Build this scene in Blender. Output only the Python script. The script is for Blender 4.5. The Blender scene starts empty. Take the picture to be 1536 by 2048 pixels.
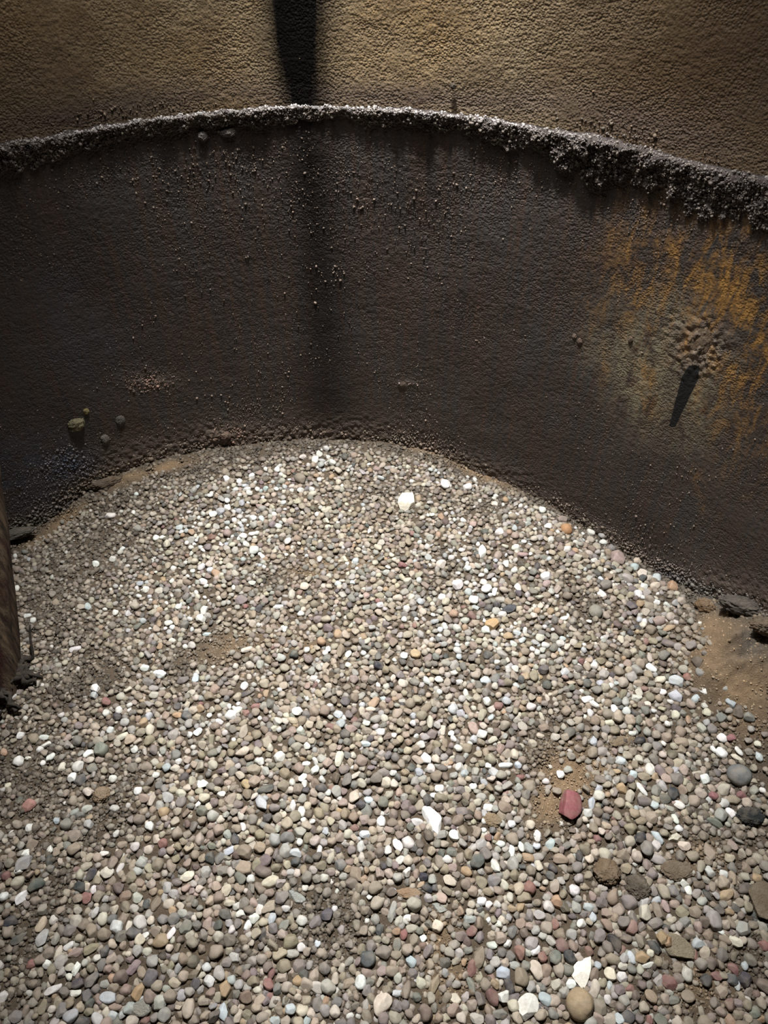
import bpy, bmesh, math, random
import numpy as np
from mathutils import Vector, Matrix

S = bpy.context.scene
COL = S.collection
# ------------------------------------------------------------------ camera, world, light, exposure
PITCH = 0.80
FPX = 1540.0
CAM_H = 1.60
cd = bpy.data.cameras.new('camera'); cam = bpy.data.objects.new('camera', cd); COL.objects.link(cam)
cam.location = (0, 0, CAM_H)
cam.rotation_euler = (math.pi / 2 - PITCH, 0, 0)
cd.sensor_fit = 'VERTICAL'; cd.sensor_height = 36.0; cd.lens = FPX / 2048 * 36.0
cd.clip_start = 0.02
S.camera = cam

W = bpy.data.worlds.new('world'); S.world = W; W.use_nodes = True
W.node_tree.nodes['Background'].inputs[0].default_value = (0.80, 0.92, 1.0, 1)
W.node_tree.nodes['Background'].inputs[1].default_value = 0.045

LIGHT_AT = Vector((-0.10, 1.46, 2.75))
LIGHT_TO = Vector((0.04, 1.09, 0.0))
ld = bpy.data.lights.new('hatch_sunlight', 'SPOT'); lo = bpy.data.objects.new('hatch_sunlight', ld); COL.objects.link(lo)
lo.location = LIGHT_AT
lo.rotation_euler = (LIGHT_TO - LIGHT_AT).to_track_quat('-Z', 'Y').to_euler()
ld.energy = 940; ld.spot_size = math.radians(54); ld.spot_blend = 1.0; ld.shadow_soft_size = 0.07
ld.color = (0.965, 0.99, 1.0)
# soft fill disc added overhead to brighten the upper wall
la = bpy.data.lights.new('upper_wall_fill', 'AREA'); ao = bpy.data.objects.new('upper_wall_fill', la); COL.objects.link(ao)
la.shape = 'DISK'; la.size = 0.45; la.energy = 11; la.color = (1.0, 0.99, 0.96)
ao.location = (-0.26, 1.42, 2.2)

S.view_settings.view_transform = 'Standard'; S.view_settings.look = 'None'
S.view_settings.gamma = 1.0; S.view_settings.use_curve_mapping = False
S.view_settings.exposure = 0.0

# ------------------------------------------------------------------ geometry of the tank
CX, CY, R = -0.15, 0.625, 1.195
SX, SY = -0.047, 0.107
cT, sT = math.cos(PITCH), math.sin(PITCH)

def ray(px, py):
    px = np.asarray(px, float); py = np.asarray(py, float)
    x = (px - 768) / FPX; y = -(py - 1024) / FPX
    return np.stack([x, y * sT + cT, y * cT - sT], -1)

def project(p):
    p = np.asarray(p, float); q = p - np.array([0, 0, CAM_H])
    d = q[..., 1] * cT - q[..., 2] * sT
    u = q[..., 1] * sT + q[..., 2] * cT
    d = np.where(d < 0.05, 0.05, d)
    return 768 + FPX * q[..., 0] / d, 1024 - FPX * u / d, d

def hit_cyl(px, py, r=R):
    a = ray(px, py); A = a[..., 0] ** 2 + a[..., 1] ** 2
    B = -(a[..., 0] * CX + a[..., 1] * CY); C = CX * CX + CY * CY - r * r
    t = (-B + np.sqrt(np.maximum(B * B - A * C, 0))) / A
    return a * t[..., None] + np.array([0, 0, CAM_H])

def phi_of(p):
    return np.arctan2(p[..., 0] - CX, p[..., 1] - CY)

def smooth(t):
    t = np.clip(t, 0, 1); return t * t * (3 - 2 * t)

FB = np.array([(0, 1092), (100, 1036), (180, 985), (280, 935), (440, 893), (560, 882), (660, 878), (760, 884), (850, 900),
               (950, 940), (1050, 984), (1130, 1026), (1220, 1084), (1300, 1134), (1380, 1178), (1450, 1208), (1536, 1238)], float)
fbp = hit_cyl(FB[:, 0], FB[:, 1]); fb_phi = phi_of(fbp)
fb_delta = fbp[:, 2] - (SX * fbp[:, 0] + SY * (fbp[:, 1] - 1.5))
LB = np.array([(0, 286), (100, 270), (200, 250), (300, 237), (400, 225), (520, 213), (600, 212), (700, 213), (830, 217), (900, 226), (1000, 240), (1100, 256), (1150, 264), (1200, 268),
               (1250, 285), (1300, 296), (1350, 312), (1400, 325), (1470, 340), (1536, 352)], float)
lbp = hit_cyl(LB[:, 0], LB[:, 1]); lb_phi = phi_of(lbp); lb_z = lbp[:, 2]

def ledge_z(phi): return np.interp(phi, lb_phi, lb_z)

def hashn(ix, iy, iz, seed):
    n = (ix.astype(np.int64) * 374761393 + iy.astype(np.int64) * 668265263 + iz.astype(np.int64) * 2147483647 + seed * 1274126177) & 0xffffffff
    n = ((n ^ (n >> 13)) * 1274126177) & 0xffffffff
    n = ((n ^ (n >> 16)) * 2246822519) & 0xffffffff
    return ((n ^ (n >> 15)) & 0xffffff) / float(0xffffff)

def vnoise(p, freq, seed=0):
    q = np.asarray(p, float) * freq; i = np.floor(q).astype(np.int64); f = q - i; f = f * f * (3 - 2 * f)
    out = 0
    for a in (0, 1):
        for b in (0, 1):
            for c in (0, 1):
                w = (f[..., 0] if a else 1 - f[..., 0]) * (f[..., 1] if b else 1 - f[..., 1]) * (f[..., 2] if c else 1 - f[..., 2])
                out = out + w * hashn(i[..., 0] + a, i[..., 1] + b, i[..., 2] + c, seed)
    return out * 2 - 1

def fbm(p, freq, octs, seed=0, gain=0.5):
    o = 0; a = 1; t = 0
    for k in range(octs):
        o = o + a * vnoise(p, freq * 2 ** k, seed + k * 17); t += a; a *= gain
    return o / t

def ground_base(x, y):
    x = np.asarray(x, float); y = np.asarray(y, float)
    r = np.hypot(x - CX, y - CY); ph = np.arctan2(x - CX, y - CY)
    d = np.interp(ph, fb_phi, fb_delta)
    wide = np.interp(ph, [-1.0, -0.5, 0.2, 0.75, 1.0], [0.30, 0.22, 0.16, 0.16, 0.26])
    return SX * x + SY * (y - 1.5) + d * smooth((r - (R - wide)) / wide)

def ground(x, y):
    p = np.stack([np.asarray(x, float), np.asarray(y, float), np.zeros_like(np.asarray(x, float))], -1)
    return ground_base(x, y) + 0.010 * fbm(p, 7, 2, 5)

def hit_ground(px, py, lift=0.0):
    a = ray(px, py); t = -CAM_H / a[..., 2]
    for k in range(14):
        q = a * t[..., None]
        g = ground(q[..., 0], q[..., 1]) + lift
        t = t + 0.8 * ((g - CAM_H) / a[..., 2] - t)
    q = a * t[..., None]; q[..., 2] += CAM_H
    return q

def blobs(px, py, L):
    """soft elliptical patches (x, y, rx, ry, angle, strength) -> 0..1"""
    o = np.zeros_like(px)
    for (x, y, rx, ry, an, s) in L:
        c, n = math.cos(math.radians(an)), math.sin(math.radians(an))
        dx, dy = px - x, -(py - y)
        u = (c * dx + n * dy) / rx; v = (-n * dx + c * dy) / ry
        o = np.maximum(o, s * np.exp(-(u * u + v * v) * 0.9))
    return o

# ------------------------------------------------------------------ small builders
def mesh_np(name, V, F, attrs=None, smooth_=True):
    """V (n,3), F (m,k) all faces with k corners"""
    me = bpy.data.meshes.new(name); V = np.ascontiguousarray(V, np.float32); F = np.ascontiguousarray(F, np.int32)
    k = F.shape[1]
    me.vertices.add(len(V)); me.vertices.foreach_set('co', V.ravel())
    me.loops.add(F.size); me.loops.foreach_set('vertex_index', F.ravel())
    me.polygons.add(len(F)); me.polygons.foreach_set('loop_start', np.arange(0, F.size, k, dtype=np.int32))
    if smooth_: me.polygons.foreach_set('use_smooth', np.ones(len(F), bool))
    me.update(calc_edges=True)
    for n, (typ, dat) in (attrs or {}).items():
        a = me.attributes.new(n, typ, 'POINT')
        a.data.foreach_set({'FLOAT': 'value', 'FLOAT_COLOR': 'color', 'FLOAT_VECTOR': 'vector'}[typ], np.ascontiguousarray(dat, np.float32).ravel())
    return me

def add(name, me, mat=None, parent=None, label=None, cat=None, kind=None, group=None):
    o = bpy.data.objects.new(name, me); COL.objects.link(o)
    if mat is not None: me.materials.append(mat)
    if parent is not None: o.parent = parent
    if label: o['label'] = label
    if cat: o['category'] = cat
    if kind: o['kind'] = kind
    if group: o['group'] = group
    return o

def grid_faces(n, m):
    i = np.arange(n - 1)[:, None] * m + np.arange(m - 1)[None, :]
    return np.stack([i, i + 1, i + m + 1, i + m], -1).reshape(-1, 4)

def ico(sub):
    bm = bmesh.new(); bmesh.ops.create_icosphere(bm, subdivisions=sub, radius=1)
    bm.verts.ensure_lookup_table()
    V = np.array([v.co[:] for v in bm.verts]); F = np.array([[v.index for v in f.verts] for f in bm.faces]); bm.free()
    return V, F
ICO = {k: ico(k) for k in (1, 2, 3, 4, 5)}

def lin(c):
    c = np.asarray(c, float) / 255.0
    return np.where(c <= 0.04045, c / 12.92, ((c + 0.055) / 1.055) ** 2.4)

# ------------------------------------------------------------------ materials
def nt(name, rough=0.8, spec=0.3):
    m = bpy.data.materials.new(name); m.use_nodes = True; t = m.node_tree; b = t.nodes['Principled BSDF']
    b.inputs['Roughness'].default_value = rough; b.inputs['Specular IOR Level'].default_value = spec
    return m, t, b

def N(t, kind, **kw):
    n = t.nodes.new(kind)
    for k, v in kw.items(): setattr(n, k, v)
    return n

def noise(t, vec, scale, detail=4, rough=0.6, dist=0.0):
    n = N(t, 'ShaderNodeTexNoise'); n.inputs['Scale'].default_value = scale; n.inputs['Detail'].default_value = detail
    n.inputs['Roughness'].default_value = rough; n.inputs['Distortion'].default_value = dist
    if vec is not None: t.links.new(vec, n.inputs['Vector'])
    return n.outputs['Fac']

def ramp(t, fac, a, b, c0=(0, 0, 0, 1), c1=(1, 1, 1, 1)):
    n = N(t, 'ShaderNodeValToRGB'); n.color_ramp.elements[0].position = a; n.color_ramp.elements[1].position = b
    n.color_ramp.elements[0].color = c0; n.color_ramp.elements[1].color = c1
    t.links.new(fac, n.inputs['Fac']); return n.outputs['Color']

def mix(t, fac, a, b, mode='MIX'):
    n = N(t, 'ShaderNodeMix', data_type='RGBA', blend_type=mode)
    for s, v in ((n.inputs[0], fac), (n.inputs[6], a), (n.inputs[7], b)):
        if hasattr(v, 'is_linked'): t.links.new(v, s)
        elif isinstance(v, (int, float)): s.default_value = v
        else: s.default_value = (*v, 1)
    return n.outputs[2]

def mth(t, op, a, b=0.0, clamp=False):
    n = N(t, 'ShaderNodeMath', operation=op, use_clamp=clamp)
    for s, v in ((n.inputs[0], a), (n.inputs[1], b)):
        if hasattr(v, 'is_linked'): t.links.new(v, s)
        else: s.default_value = v
    return n.outputs[0]

def attr(t, name, out='Fac'):
    n = N(t, 'ShaderNodeAttribute', attribute_name=name); return n.outputs[out]

def bump(t, b, h, strength, dist):
    n = N(t, 'ShaderNodeBump'); n.inputs['Strength'].default_value = strength; n.inputs['Distance'].default_value = dist
    t.links.new(h, n.inputs['Height']); t.links.new(n.outputs[0], b.inputs['Normal'])

def mapped(t, vec, sc):
    n = N(t, 'ShaderNodeMapping'); n.inputs['Scale'].default_value = sc; t.links.new(vec, n.inputs['Vector']); return n.outputs[0]

def col(r, g, b): return tuple(lin((r, g, b)))

# pebbles: colour carried by each stone, dusted and speckled
def pebble_mat(name, per_object, bs=0.5, bd=0.0012, bf=420):
    m, t, b = nt(name, 0.72, 0.28)
    geo = N(t, 'ShaderNodeTexCoord').outputs['Object'] if False else N(t, 'ShaderNodeNewGeometry').outputs['Position']
    c = N(t, 'ShaderNodeObjectInfo').outputs['Color'] if per_object else attr(t, 'tint', 'Color')
    n1 = noise(t, geo, 120, 5, 0.65)
    c = mix(t, 0.55, c, ramp(t, n1, 0.25, 0.75, (0.42, 0.41, 0.40, 1), (1.0, 1.0, 1.0, 1)), 'MULTIPLY')
    n2 = noise(t, geo, 38, 3, 0.6)
    c = mix(t, mth(t, 'MULTIPLY', ramp(t, n2, 0.42, 0.68), 0.34), c, col(140, 127, 111))
    t.links.new(c, b.inputs['Base Color'])
    bump(t, b, noise(t, geo, bf, 4, 0.7), bs, bd)
    return m
M_STONE = pebble_mat('stone_single', True)
M_GRAVEL = pebble_mat('stone_gravel', False)
M_CLOD = pebble_mat('clod', True, 1.0, 0.005, 260)

def rough_stone_mat(name, c0, c1, scale, strength=0.8, dist=0.004, rough=0.9):
    m, t, b = nt(name, rough, 0.2)
    p = N(t, 'ShaderNodeNewGeometry').outputs['Position']
    f = noise(t, p, scale, 6, 0.7)
    t.links.new(ramp(t, f, 0.3, 0.7, (*c0, 1), (*c1, 1)), b.inputs['Base Color'])
    bump(t, b, noise(t, p, scale * 3, 6, 0.75), strength, dist)
    return m

def soil_mat():
    m, t, b = nt('soil', 0.95, 0.15)
    p = N(t, 'ShaderNodeNewGeometry').outputs['Position']
    f = noise(t, p, 150, 6, 0.7); f2 = noise(t, p, 14, 4, 0.6)
    dirt = mix(t, f, col(56, 48, 40), col(116, 101, 84))
    sand = mix(t, f, col(108, 86, 64), col(172, 144, 112))
    grey = mix(t, f, col(60, 58, 55), col(112, 108, 102))
    c = mix(t, attr(t, 'sand'), dirt, sand)
    c = mix(t, attr(t, 'grey'), c, grey)
    c = mix(t, mth(t, 'MULTIPLY', f2, 0.35), c, col(92, 78, 64))
    t.links.new(c, b.inputs['Base Color'])
    bump(t, b, noise(t, p, 240, 5, 0.75), 1.0, 0.006)
    return m
M_SOIL = soil_mat()
M_CRUMB = pebble_mat('soil_crumb', False)

def wall_mat(name, upper):
    m, t, b = nt(name, 0.62, 0.35)
    uv = attr(t, 'wuv', 'Vector')
    big = noise(t, uv, 3.2, 4, 0.6); mid = noise(t, uv, 17, 5, 0.65); fine = noise(t, uv, 170, 4, 0.7)
    streak = noise(t, mapped(t, uv, (60, 3.0, 1)), 1.0, 5, 0.65)
    lines = noise(t, mapped(t, uv, (2.5, 170, 1)), 1.0, 4, 0.6)
    if upper:
        c = mix(t, ramp(t, big, 0.3, 0.72), col(126, 98, 58), col(142, 126, 100))
        c = mix(t, mth(t, 'MULTIPLY', ramp(t, mid, 0.4, 0.7), 0.5), c, col(84, 66, 52))
        c = mix(t, mth(t, 'MULTIPLY', ramp(t, fine, 0.42, 0.7), 0.55), c, col(166, 148, 118))
        c = mix(t, mth(t, 'MULTIPLY', ramp(t, fine, 0.5, 0.3), 0.5), c, col(66, 50, 36))
        c = mix(t, mth(t, 'MULTIPLY', ramp(t, noise(t, uv, 2.1, 3, 0.6), 0.5, 0.66), 0.6), c, col(88, 68, 46))
        c = mix(t, mth(t, 'MULTIPLY', attr(t, 'brown'), 0.85), c, mix(t, mid, col(44, 31, 21), col(76, 57, 39)))
    else:
        c = mix(t, ramp(t, big, 0.34, 0.68), col(47, 39, 35), col(57, 54, 52))
        c = mix(t, mth(t, 'MULTIPLY', ramp(t, streak, 0.42, 0.66), 0.7), c, col(68, 48, 36))
        c = mix(t, mth(t, 'MULTIPLY', ramp(t, lines, 0.45, 0.7), 0.5), c, col(40, 33, 30))
        c = mix(t, mth(t, 'MULTIPLY', ramp(t, fine, 0.55, 0.75), 0.5), c, col(104, 92, 84))
    # silt coat (sediment grains on the wall)
    c = mix(t, mth(t, 'MULTIPLY', attr(t, 'silt'), mth(t, 'ADD', 0.45, fine), True), c, col(84, 71, 64) if upper else col(100, 86, 75))
    c = mix(t, mth(t, 'MULTIPLY', attr(t, 'blue'), ramp(t, mid, 0.35, 0.62)), c, col(54, 58, 68))
    # pale scoured plaster, then rust
    c = mix(t, mth(t, 'MULTIPLY', attr(t, 'pale'), ramp(t, noise(t, mapped(t, uv, (30, 11, 1)), 1.0, 4, 0.7, 0.5), 0.36, 0.56)), c, col(122, 112, 90))
    rn = noise(t, mapped(t, uv, (34, 11, 1)), 1.0, 4, 0.72, 0.6)
    c = mix(t, mth(t, 'MULTIPLY', attr(t, 'rust'), ramp(t, rn, 0.44, 0.60)), c, col(122, 88, 44))
    c = mix(t, mth(t, 'MULTIPLY', mth(t, 'MULTIPLY', attr(t, 'rust'), ramp(t, rn, 0.58, 0.72)), 0.7), c, col(166, 124, 66))
    # tar runs
    dn = mth(t, 'ADD', attr(t, 'tar'), mth(t, 'MULTIPLY', mth(t, 'MULTIPLY', mth(t, 'SUBTRACT', streak, 0.5), 0.7), attr(t, 'tar')))
    tar = ramp(t, dn, 0.02, 1.0)
    c = mix(t, tar, c, col(13, 11, 10))
    t.links.new(mth(t, 'SUBTRACT', 0.32, mth(t, 'MULTIPLY', tar, 0.26)), b.inputs['Specular IOR Level'])
    c = mix(t, ramp(t, mth(t, 'ADD', attr(t, 'black_mark'), mth(t, 'MULTIPLY', mth(t, 'SUBTRACT', mid, 0.5), 0.5)), 0.26, 0.36), c, col(11, 11, 11))
    pits = N(t, 'ShaderNodeTexVoronoi'); pits.inputs['Scale'].default_value = 26; t.links.new(uv, pits.inputs['Vector'])
    pm = ramp(t, pits.outputs['Distance'], 0.045, 0.075, (1, 1, 1, 1), (0, 0, 0, 1))
    pm = mth(t, 'MULTIPLY', pm, ramp(t, noise(t, uv, 5.3, 2, 0.5), 0.52, 0.6))
    c = mix(t, mth(t, 'MULTIPLY', pm, 0.75), c, col(30, 22, 16))
    t.links.new(c, b.inputs['Base Color'])
    rr = N(t, 'ShaderNodeMapRange'); rr.inputs['From Min'].default_value = 0; rr.inputs['From Max'].default_value = 1
    rr.inputs['To Min'].default_value = 0.56; rr.inputs['To Max'].default_value = 0.75; t.links.new(mid, rr.inputs['Value'])
    t.links.new(rr.outputs[0], b.inputs['Roughness'])
    bd = N(t, 'ShaderNodeTexVoronoi', feature='F1'); bd.inputs['Scale'].default_value = 210; t.links.new(uv, bd.inputs['Vector'])
    bd2 = N(t, 'ShaderNodeTexVoronoi'); bd2.inputs['Scale'].default_value = 95; t.links.new(uv, bd2.inputs['Vector'])
    gate = ramp(t, noise(t, uv, 9, 3, 0.6), 0.4, 0.62)
    h = mth(t, 'SUBTRACT', mth(t, 'MULTIPLY', noise(t, uv, 90, 2, 0.5), 0.8), mth(t, 'MULTIPLY', bd.outputs['Distance'], mth(t, 'ADD', mth(t, 'MULTIPLY', gate, 0.7), 0.35)))
    h = mth(t, 'SUBTRACT', h, mth(t, 'MULTIPLY', mth(t, 'MINIMUM', bd2.outputs['Distance'], 0.35), gate))
    h = mth(t, 'SUBTRACT', h, mth(t, 'MULTIPLY', pm, 0.8))
    bump(t, b, h, 0.75 if upper else 0.8, 0.0036 if upper else 0.003)
    return m
M_WLOW = wall_mat('wall_dark', False); M_WUP = wall_mat('wall_ochre', True)

# ------------------------------------------------------------------ the wall (lower ring, upper ring)
PHF = np.concatenate([np.linspace(-math.pi, -1.35, 60)[:-1], np.linspace(-1.35, 1.42, 1150), np.linspace(1.42, math.pi, 60)[1:]])
RUST = [(1360, 500, 60, 75, 0, .75), (1260, 500, 40, 90, 10, .6), (1450, 580, 100, 150, -15, 1.15), (1500, 700, 80, 170, 0, 1.15), (1300, 560, 90, 120, 0, .75), (1290, 760, 26, 70, 5, .6),
        (1490, 850, 60, 90, 0, .55), (1400, 610, 40, 110, 10, .8), (1395, 970, 12, 60, 12, .4), (1200, 610, 40, 80, 0, .35), (1420, 800, 60, 60, 0, .5), (1210, 720, 14, 60, 5, .4)]
PALE = [(1290, 740, 70, 110, 15, .85), (1400, 800, 60, 70, 0, .6), (1210, 700, 45, 70, 0, .35), (1330, 640, 60, 70, 0, .5), (1430, 740, 50, 60, 0, .4), (1370, 870, 60, 40, 0, .35)]
SILT = [(820, 905, 200, 26, -14, .9), (560, 880, 220, 34, 4, .85), (440, 875, 60, 30, 0, .9), (1400, 690, 55, 60, 0, 1), (300, 920, 160, 40, 16, .7), (1080, 1010, 220, 22, -28, .8), (1300, 1150, 180, 26, -36, .7),
        (1480, 1220, 130, 60, -20, .8), (90, 1060, 150, 40, 24, .7), (300, 762, 45, 16, 0, .6), (810, 768, 22, 6, 0, .6), (200, 225, 280, 45, 9, .85), (800, 195, 520, 32, -2, .75), (1300, 260, 260, 50, -16, .7), (1450, 400, 120, 50, -20, .4)]
BLUE = [(60, 940, 90, 90, 0, .9), (130, 925, 60, 40, 0, .8), (120, 640, 60, 200, 0, .35), (1350, 1180, 60, 40, -30, .6), (160, 700, 110, 90, 0, .35)]
# tar run: x centre and half width along the wall, read from the top of the frame downwards
TARL = [(592, -60, 78, 200, 0, 1.15), (592, 60, 62, 120, 0, .95), (598, 160, 38, 90, 3, .8), (606, 250, 44, 110, 3, .62), (625, 400, 36, 180, 4, .5), (640, 620, 45, 200, 4, .48), (655, 800, 55, 110, 3, .45)]

def wall_attrs(P, PH):
    px, py, d = project(P)
    front = (np.abs(PH) < 1.45).astype(float)
    A = {}
    for n, L in (('rust', RUST), ('pale', PALE), ('silt', SILT), ('blue', BLUE), ('tar', TARL)):
        A[n] = ('FLOAT', blobs(px, py, L) * front)
    yy = np.interp(py, [-400, 0, 110, 215, 260, 420, 640, 860], [598, 590, 594, 606, 608, 628, 645, 656])
    hw = np.interp(py, [-400, 0, 110, 200, 230, 420, 640, 860], [74, 64, 56, 46, 42, 44, 48, 54]); st = np.interp(py, [-400, 0, 150, 215, 225, 420, 640, 800, 900], [1.4, 1.4, 1.25, 1.15, .85, .72, .66, .55, .2])
    edge = np.where(px < yy, 1.0, 1.15)
    A['tar'] = ('FLOAT', st * np.exp(-((px - yy) / (hw * edge)) ** 2) * front)
    # black mark: a spike hanging below the crust clump
    tt = (py - 735) / (853 - 735)
    cx = 1389 - 44 * tt; hw = np.where(tt < 0.15, 17 + tt * 50, 25 - 19 * (tt - 0.15))
    m = np.clip(1 - np.abs(px - cx) / np.maximum(hw, 1), 0, 1) * ((tt > -0.05) & (tt < 1.0))
    A['black_mark'] = ('FLOAT', smooth(m * 1.3) * front)
    A['brown'] = ('FLOAT', blobs(px, py, [(1480, 120, 330, 260, 0, .95), (1150, 60, 150, 200, 0, .35), (0, 200, 130, 110, 10, .6)]) * front)  # brown wall tone that also paints in the light's falloff at both sides
    A['wuv'] = ('FLOAT_VECTOR', np.stack([PH * R, P[:, 2], np.zeros(len(P))], -1))
    return A

def ring(name, ztop, zbot, nz, r0, mat, label, amp):
    ph = PHF; n = len(ph)
    t = np.linspace(0, 1, nz)
    zt = ztop(ph); zb = zbot(ph)
    Z = zb[:, None] + (zt - zb)[:, None] * t[None, :]
    PH = np.repeat(ph[:, None], nz, 1)
    P0 = np.stack([CX + r0 * np.sin(PH), CY + r0 * np.cos(PH), Z], -1).reshape(-1, 3)
    q = np.stack([PH.ravel() * R, Z.ravel(), np.zeros(PH.size)], -1)
    d = amp * (0.5 * fbm(q, 40, 3, 3) + 0.6 * vnoise(q, 150, 9) + 0.5 * vnoise(q, 260, 19)) + 0.004 * fbm(q, 4, 2, 33)
    A = wall_attrs(P0, PH.ravel())
    d = d * (1 - 0.55 * A['tar'][1]) + A['silt'][1] * 0.006 * (0.5 + vnoise(q, 110, 41)) * (r0 <= R + 0.001)
    rr = r0 - d
    P = np.stack([CX + rr * np.sin(PH.ravel()), CY + rr * np.cos(PH.ravel()), Z.ravel()], -1)
    F = grid_faces(n, nz)[:, ::-1]
    me = mesh_np(name, P, F, A)
    return add(name, me, mat, None, label, 'wall', 'structure')

ring('wall_lower', lambda p: ledge_z(p) - 0.004, lambda p: np.full_like(p, -0.35), 430, R, M_WLOW, 'dark stained lower ring of the round tank wall', 0.0009)
ring('wall_upper', lambda p: np.full_like(p, 2.3), lambda p: ledge_z(p) - 0.03, 560, R + 0.012, M_WUP, 'ochre brown grainy upper ring of the round tank wall', 0.0006)

# ------------------------------------------------------------------ crusted ledge along the joint
M_CRUST = rough_stone_mat('crust', col(56, 49, 46), col(112, 101, 96), 120, 1.0, 0.005)
CRUST_P = []
def crust():
    ph = np.concatenate([np.linspace(-math.pi, -1.3, 80)[:-1], np.linspace(-1.3, 1.4, 1500), np.linspace(1.4, math.pi, 80)[1:]])
    pts = hit_cyl(LB[:, 0], LB[:, 1]); lp = phi_of(pts)
    X = [0, 100, 200, 300, 400, 480, 520, 560, 600, 700, 740, 800, 850, 920, 1000, 1100, 1150, 1190, 1230, 1300, 1400, 1470, 1536]
    T = [52, 40, 35, 31, 27, 28, 34, 34, 26, 26, 34, 34, 34, 34, 40, 56, 74, 92, 84, 82, 86, 92, 90]
    PR = [24, 22, 19, 18, 14, 14, 17, 12, 9, 10, 14, 16, 20, 16, 18, 22, 28, 34, 26, 24, 22, 22, 20]
    xp = phi_of(hit_cyl(np.array(X, float), np.interp(X, LB[:, 0], LB[:, 1])))
    th = np.interp(ph, xp, T) / 917.0; pr = np.interp(ph, xp, PR) / 1000.0
    q1 = np.stack([ph * R, 0 * ph, 0 * ph], -1)
    th = th * (1 + 0.55 * fbm(q1, 22, 4, 61, .65)); pr = pr * (1 + 0.35 * fbm(q1, 30, 3, 71))
    prof = [(0.016, -0.020), (0.006, -0.010), (0.0, -0.002), (-0.30, 0.002)]
    nv = 34
    rows = []
    zl = ledge_z(ph) + 0.0025 * fbm(q1, 30, 3, 81)
    for k in range(nv):
        if k < 3:
            rr = R + prof[k][0] + np.zeros_like(ph); zz = zl + prof[k][1]
        else:
            u = (k - 3) / (nv - 4)
            s = min(1.0, u / 0.16) ** 0.7 * (1 - u) ** 0.75
            rr = R + 0.001 - pr * s + (0.010 if u > 0.985 else 0)
            zz = zl - th * max(0.0, (u - 0.10) / 0.90) ** 1.1
        rows.append(np.stack([rr, zz], -1))
    A = np.stack(rows, 1)                                   # (n, nv, 2)
    PH = np.repeat(ph[:, None], nv, 1)
    Q = np.stack([PH * R, A[..., 1], A[..., 0]], -1).reshape(-1, 3)
    amp = np.ones(nv); amp[:3] = 0.15; amp[3] = 0.4; amp[-1] = 0
    d = (0.008 * fbm(Q, 45, 3, 91) + 0.0052 * np.abs(vnoise(Q, 120, 93)) + 0.0032 * vnoise(Q, 260, 95)).reshape(PH.shape) * amp[None, :]
    d = d * np.clip(pr / 0.02, 0.5, 1.5)[:, None]
    rr = A[..., 0] - d
    zz = A[..., 1] + (0.004 * vnoise(Q, 90, 97)).reshape(PH.shape) * amp[None, :]
    P = np.stack([CX + rr * np.sin(PH), CY + rr * np.cos(PH), zz], -1).reshape(-1, 3)
    CRUST_P.append(P.reshape(len(ph), nv, 3)[85:-85, 4:-2])
    me = mesh_np('trim_1', P, grid_faces(len(ph), nv))
    return add('trim_1', me, M_CRUST, None, 'crumbly grey crusted ledge running round the tank at the joint of its rings', 'ledge', 'structure')
crust()

# ------------------------------------------------------------------ floor of silt and sand under the gravel
SAND = [(1450, 1310, 60, 70, -45, 1), (1480, 1360, 70, 60, -40, 1), (1430, 1250, 30, 40, -40, .9), (335, 935, 46, 7, 14, .8), (265, 958, 46, 8, 22, .7), (125, 1042, 46, 14, 30, .85), (75, 1080, 30, 10, 20, .9),
        (1140, 1560, 55, 55, 0, .9), (1100, 1610, 40, 40, 0, .8), (870, 900, 60, 8, -12, .9), (960, 945, 60, 12, -24, .7), (1190, 1530, 60, 25, 0, .6), (470, 1290, 70, 30, 20, .4), (720, 1130, 40, 20, 0, .5), (880, 1880, 40, 50, 0, .6),
        (900, 1960, 50, 50, 0, .5), (1400, 1970, 60, 50, 0, .45), (1400, 1720, 50, 40, 0, .4), (640, 1140, 50, 20, 0, .5), (590, 1290, 60, 20, 0, .4), (1500, 1420, 60, 60, 0, .5), (600, 1560, 20, 20, 0, .2)]
GREYS = [(1450, 1215, 90, 24, -20, .9), (1300, 1125, 60, 14, -35, .9), (30, 1080, 50, 14, 20, .8), (1500, 1290, 40, 60, -40, .8), (1430, 1590, 60, 50, 0, .5)]
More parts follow.
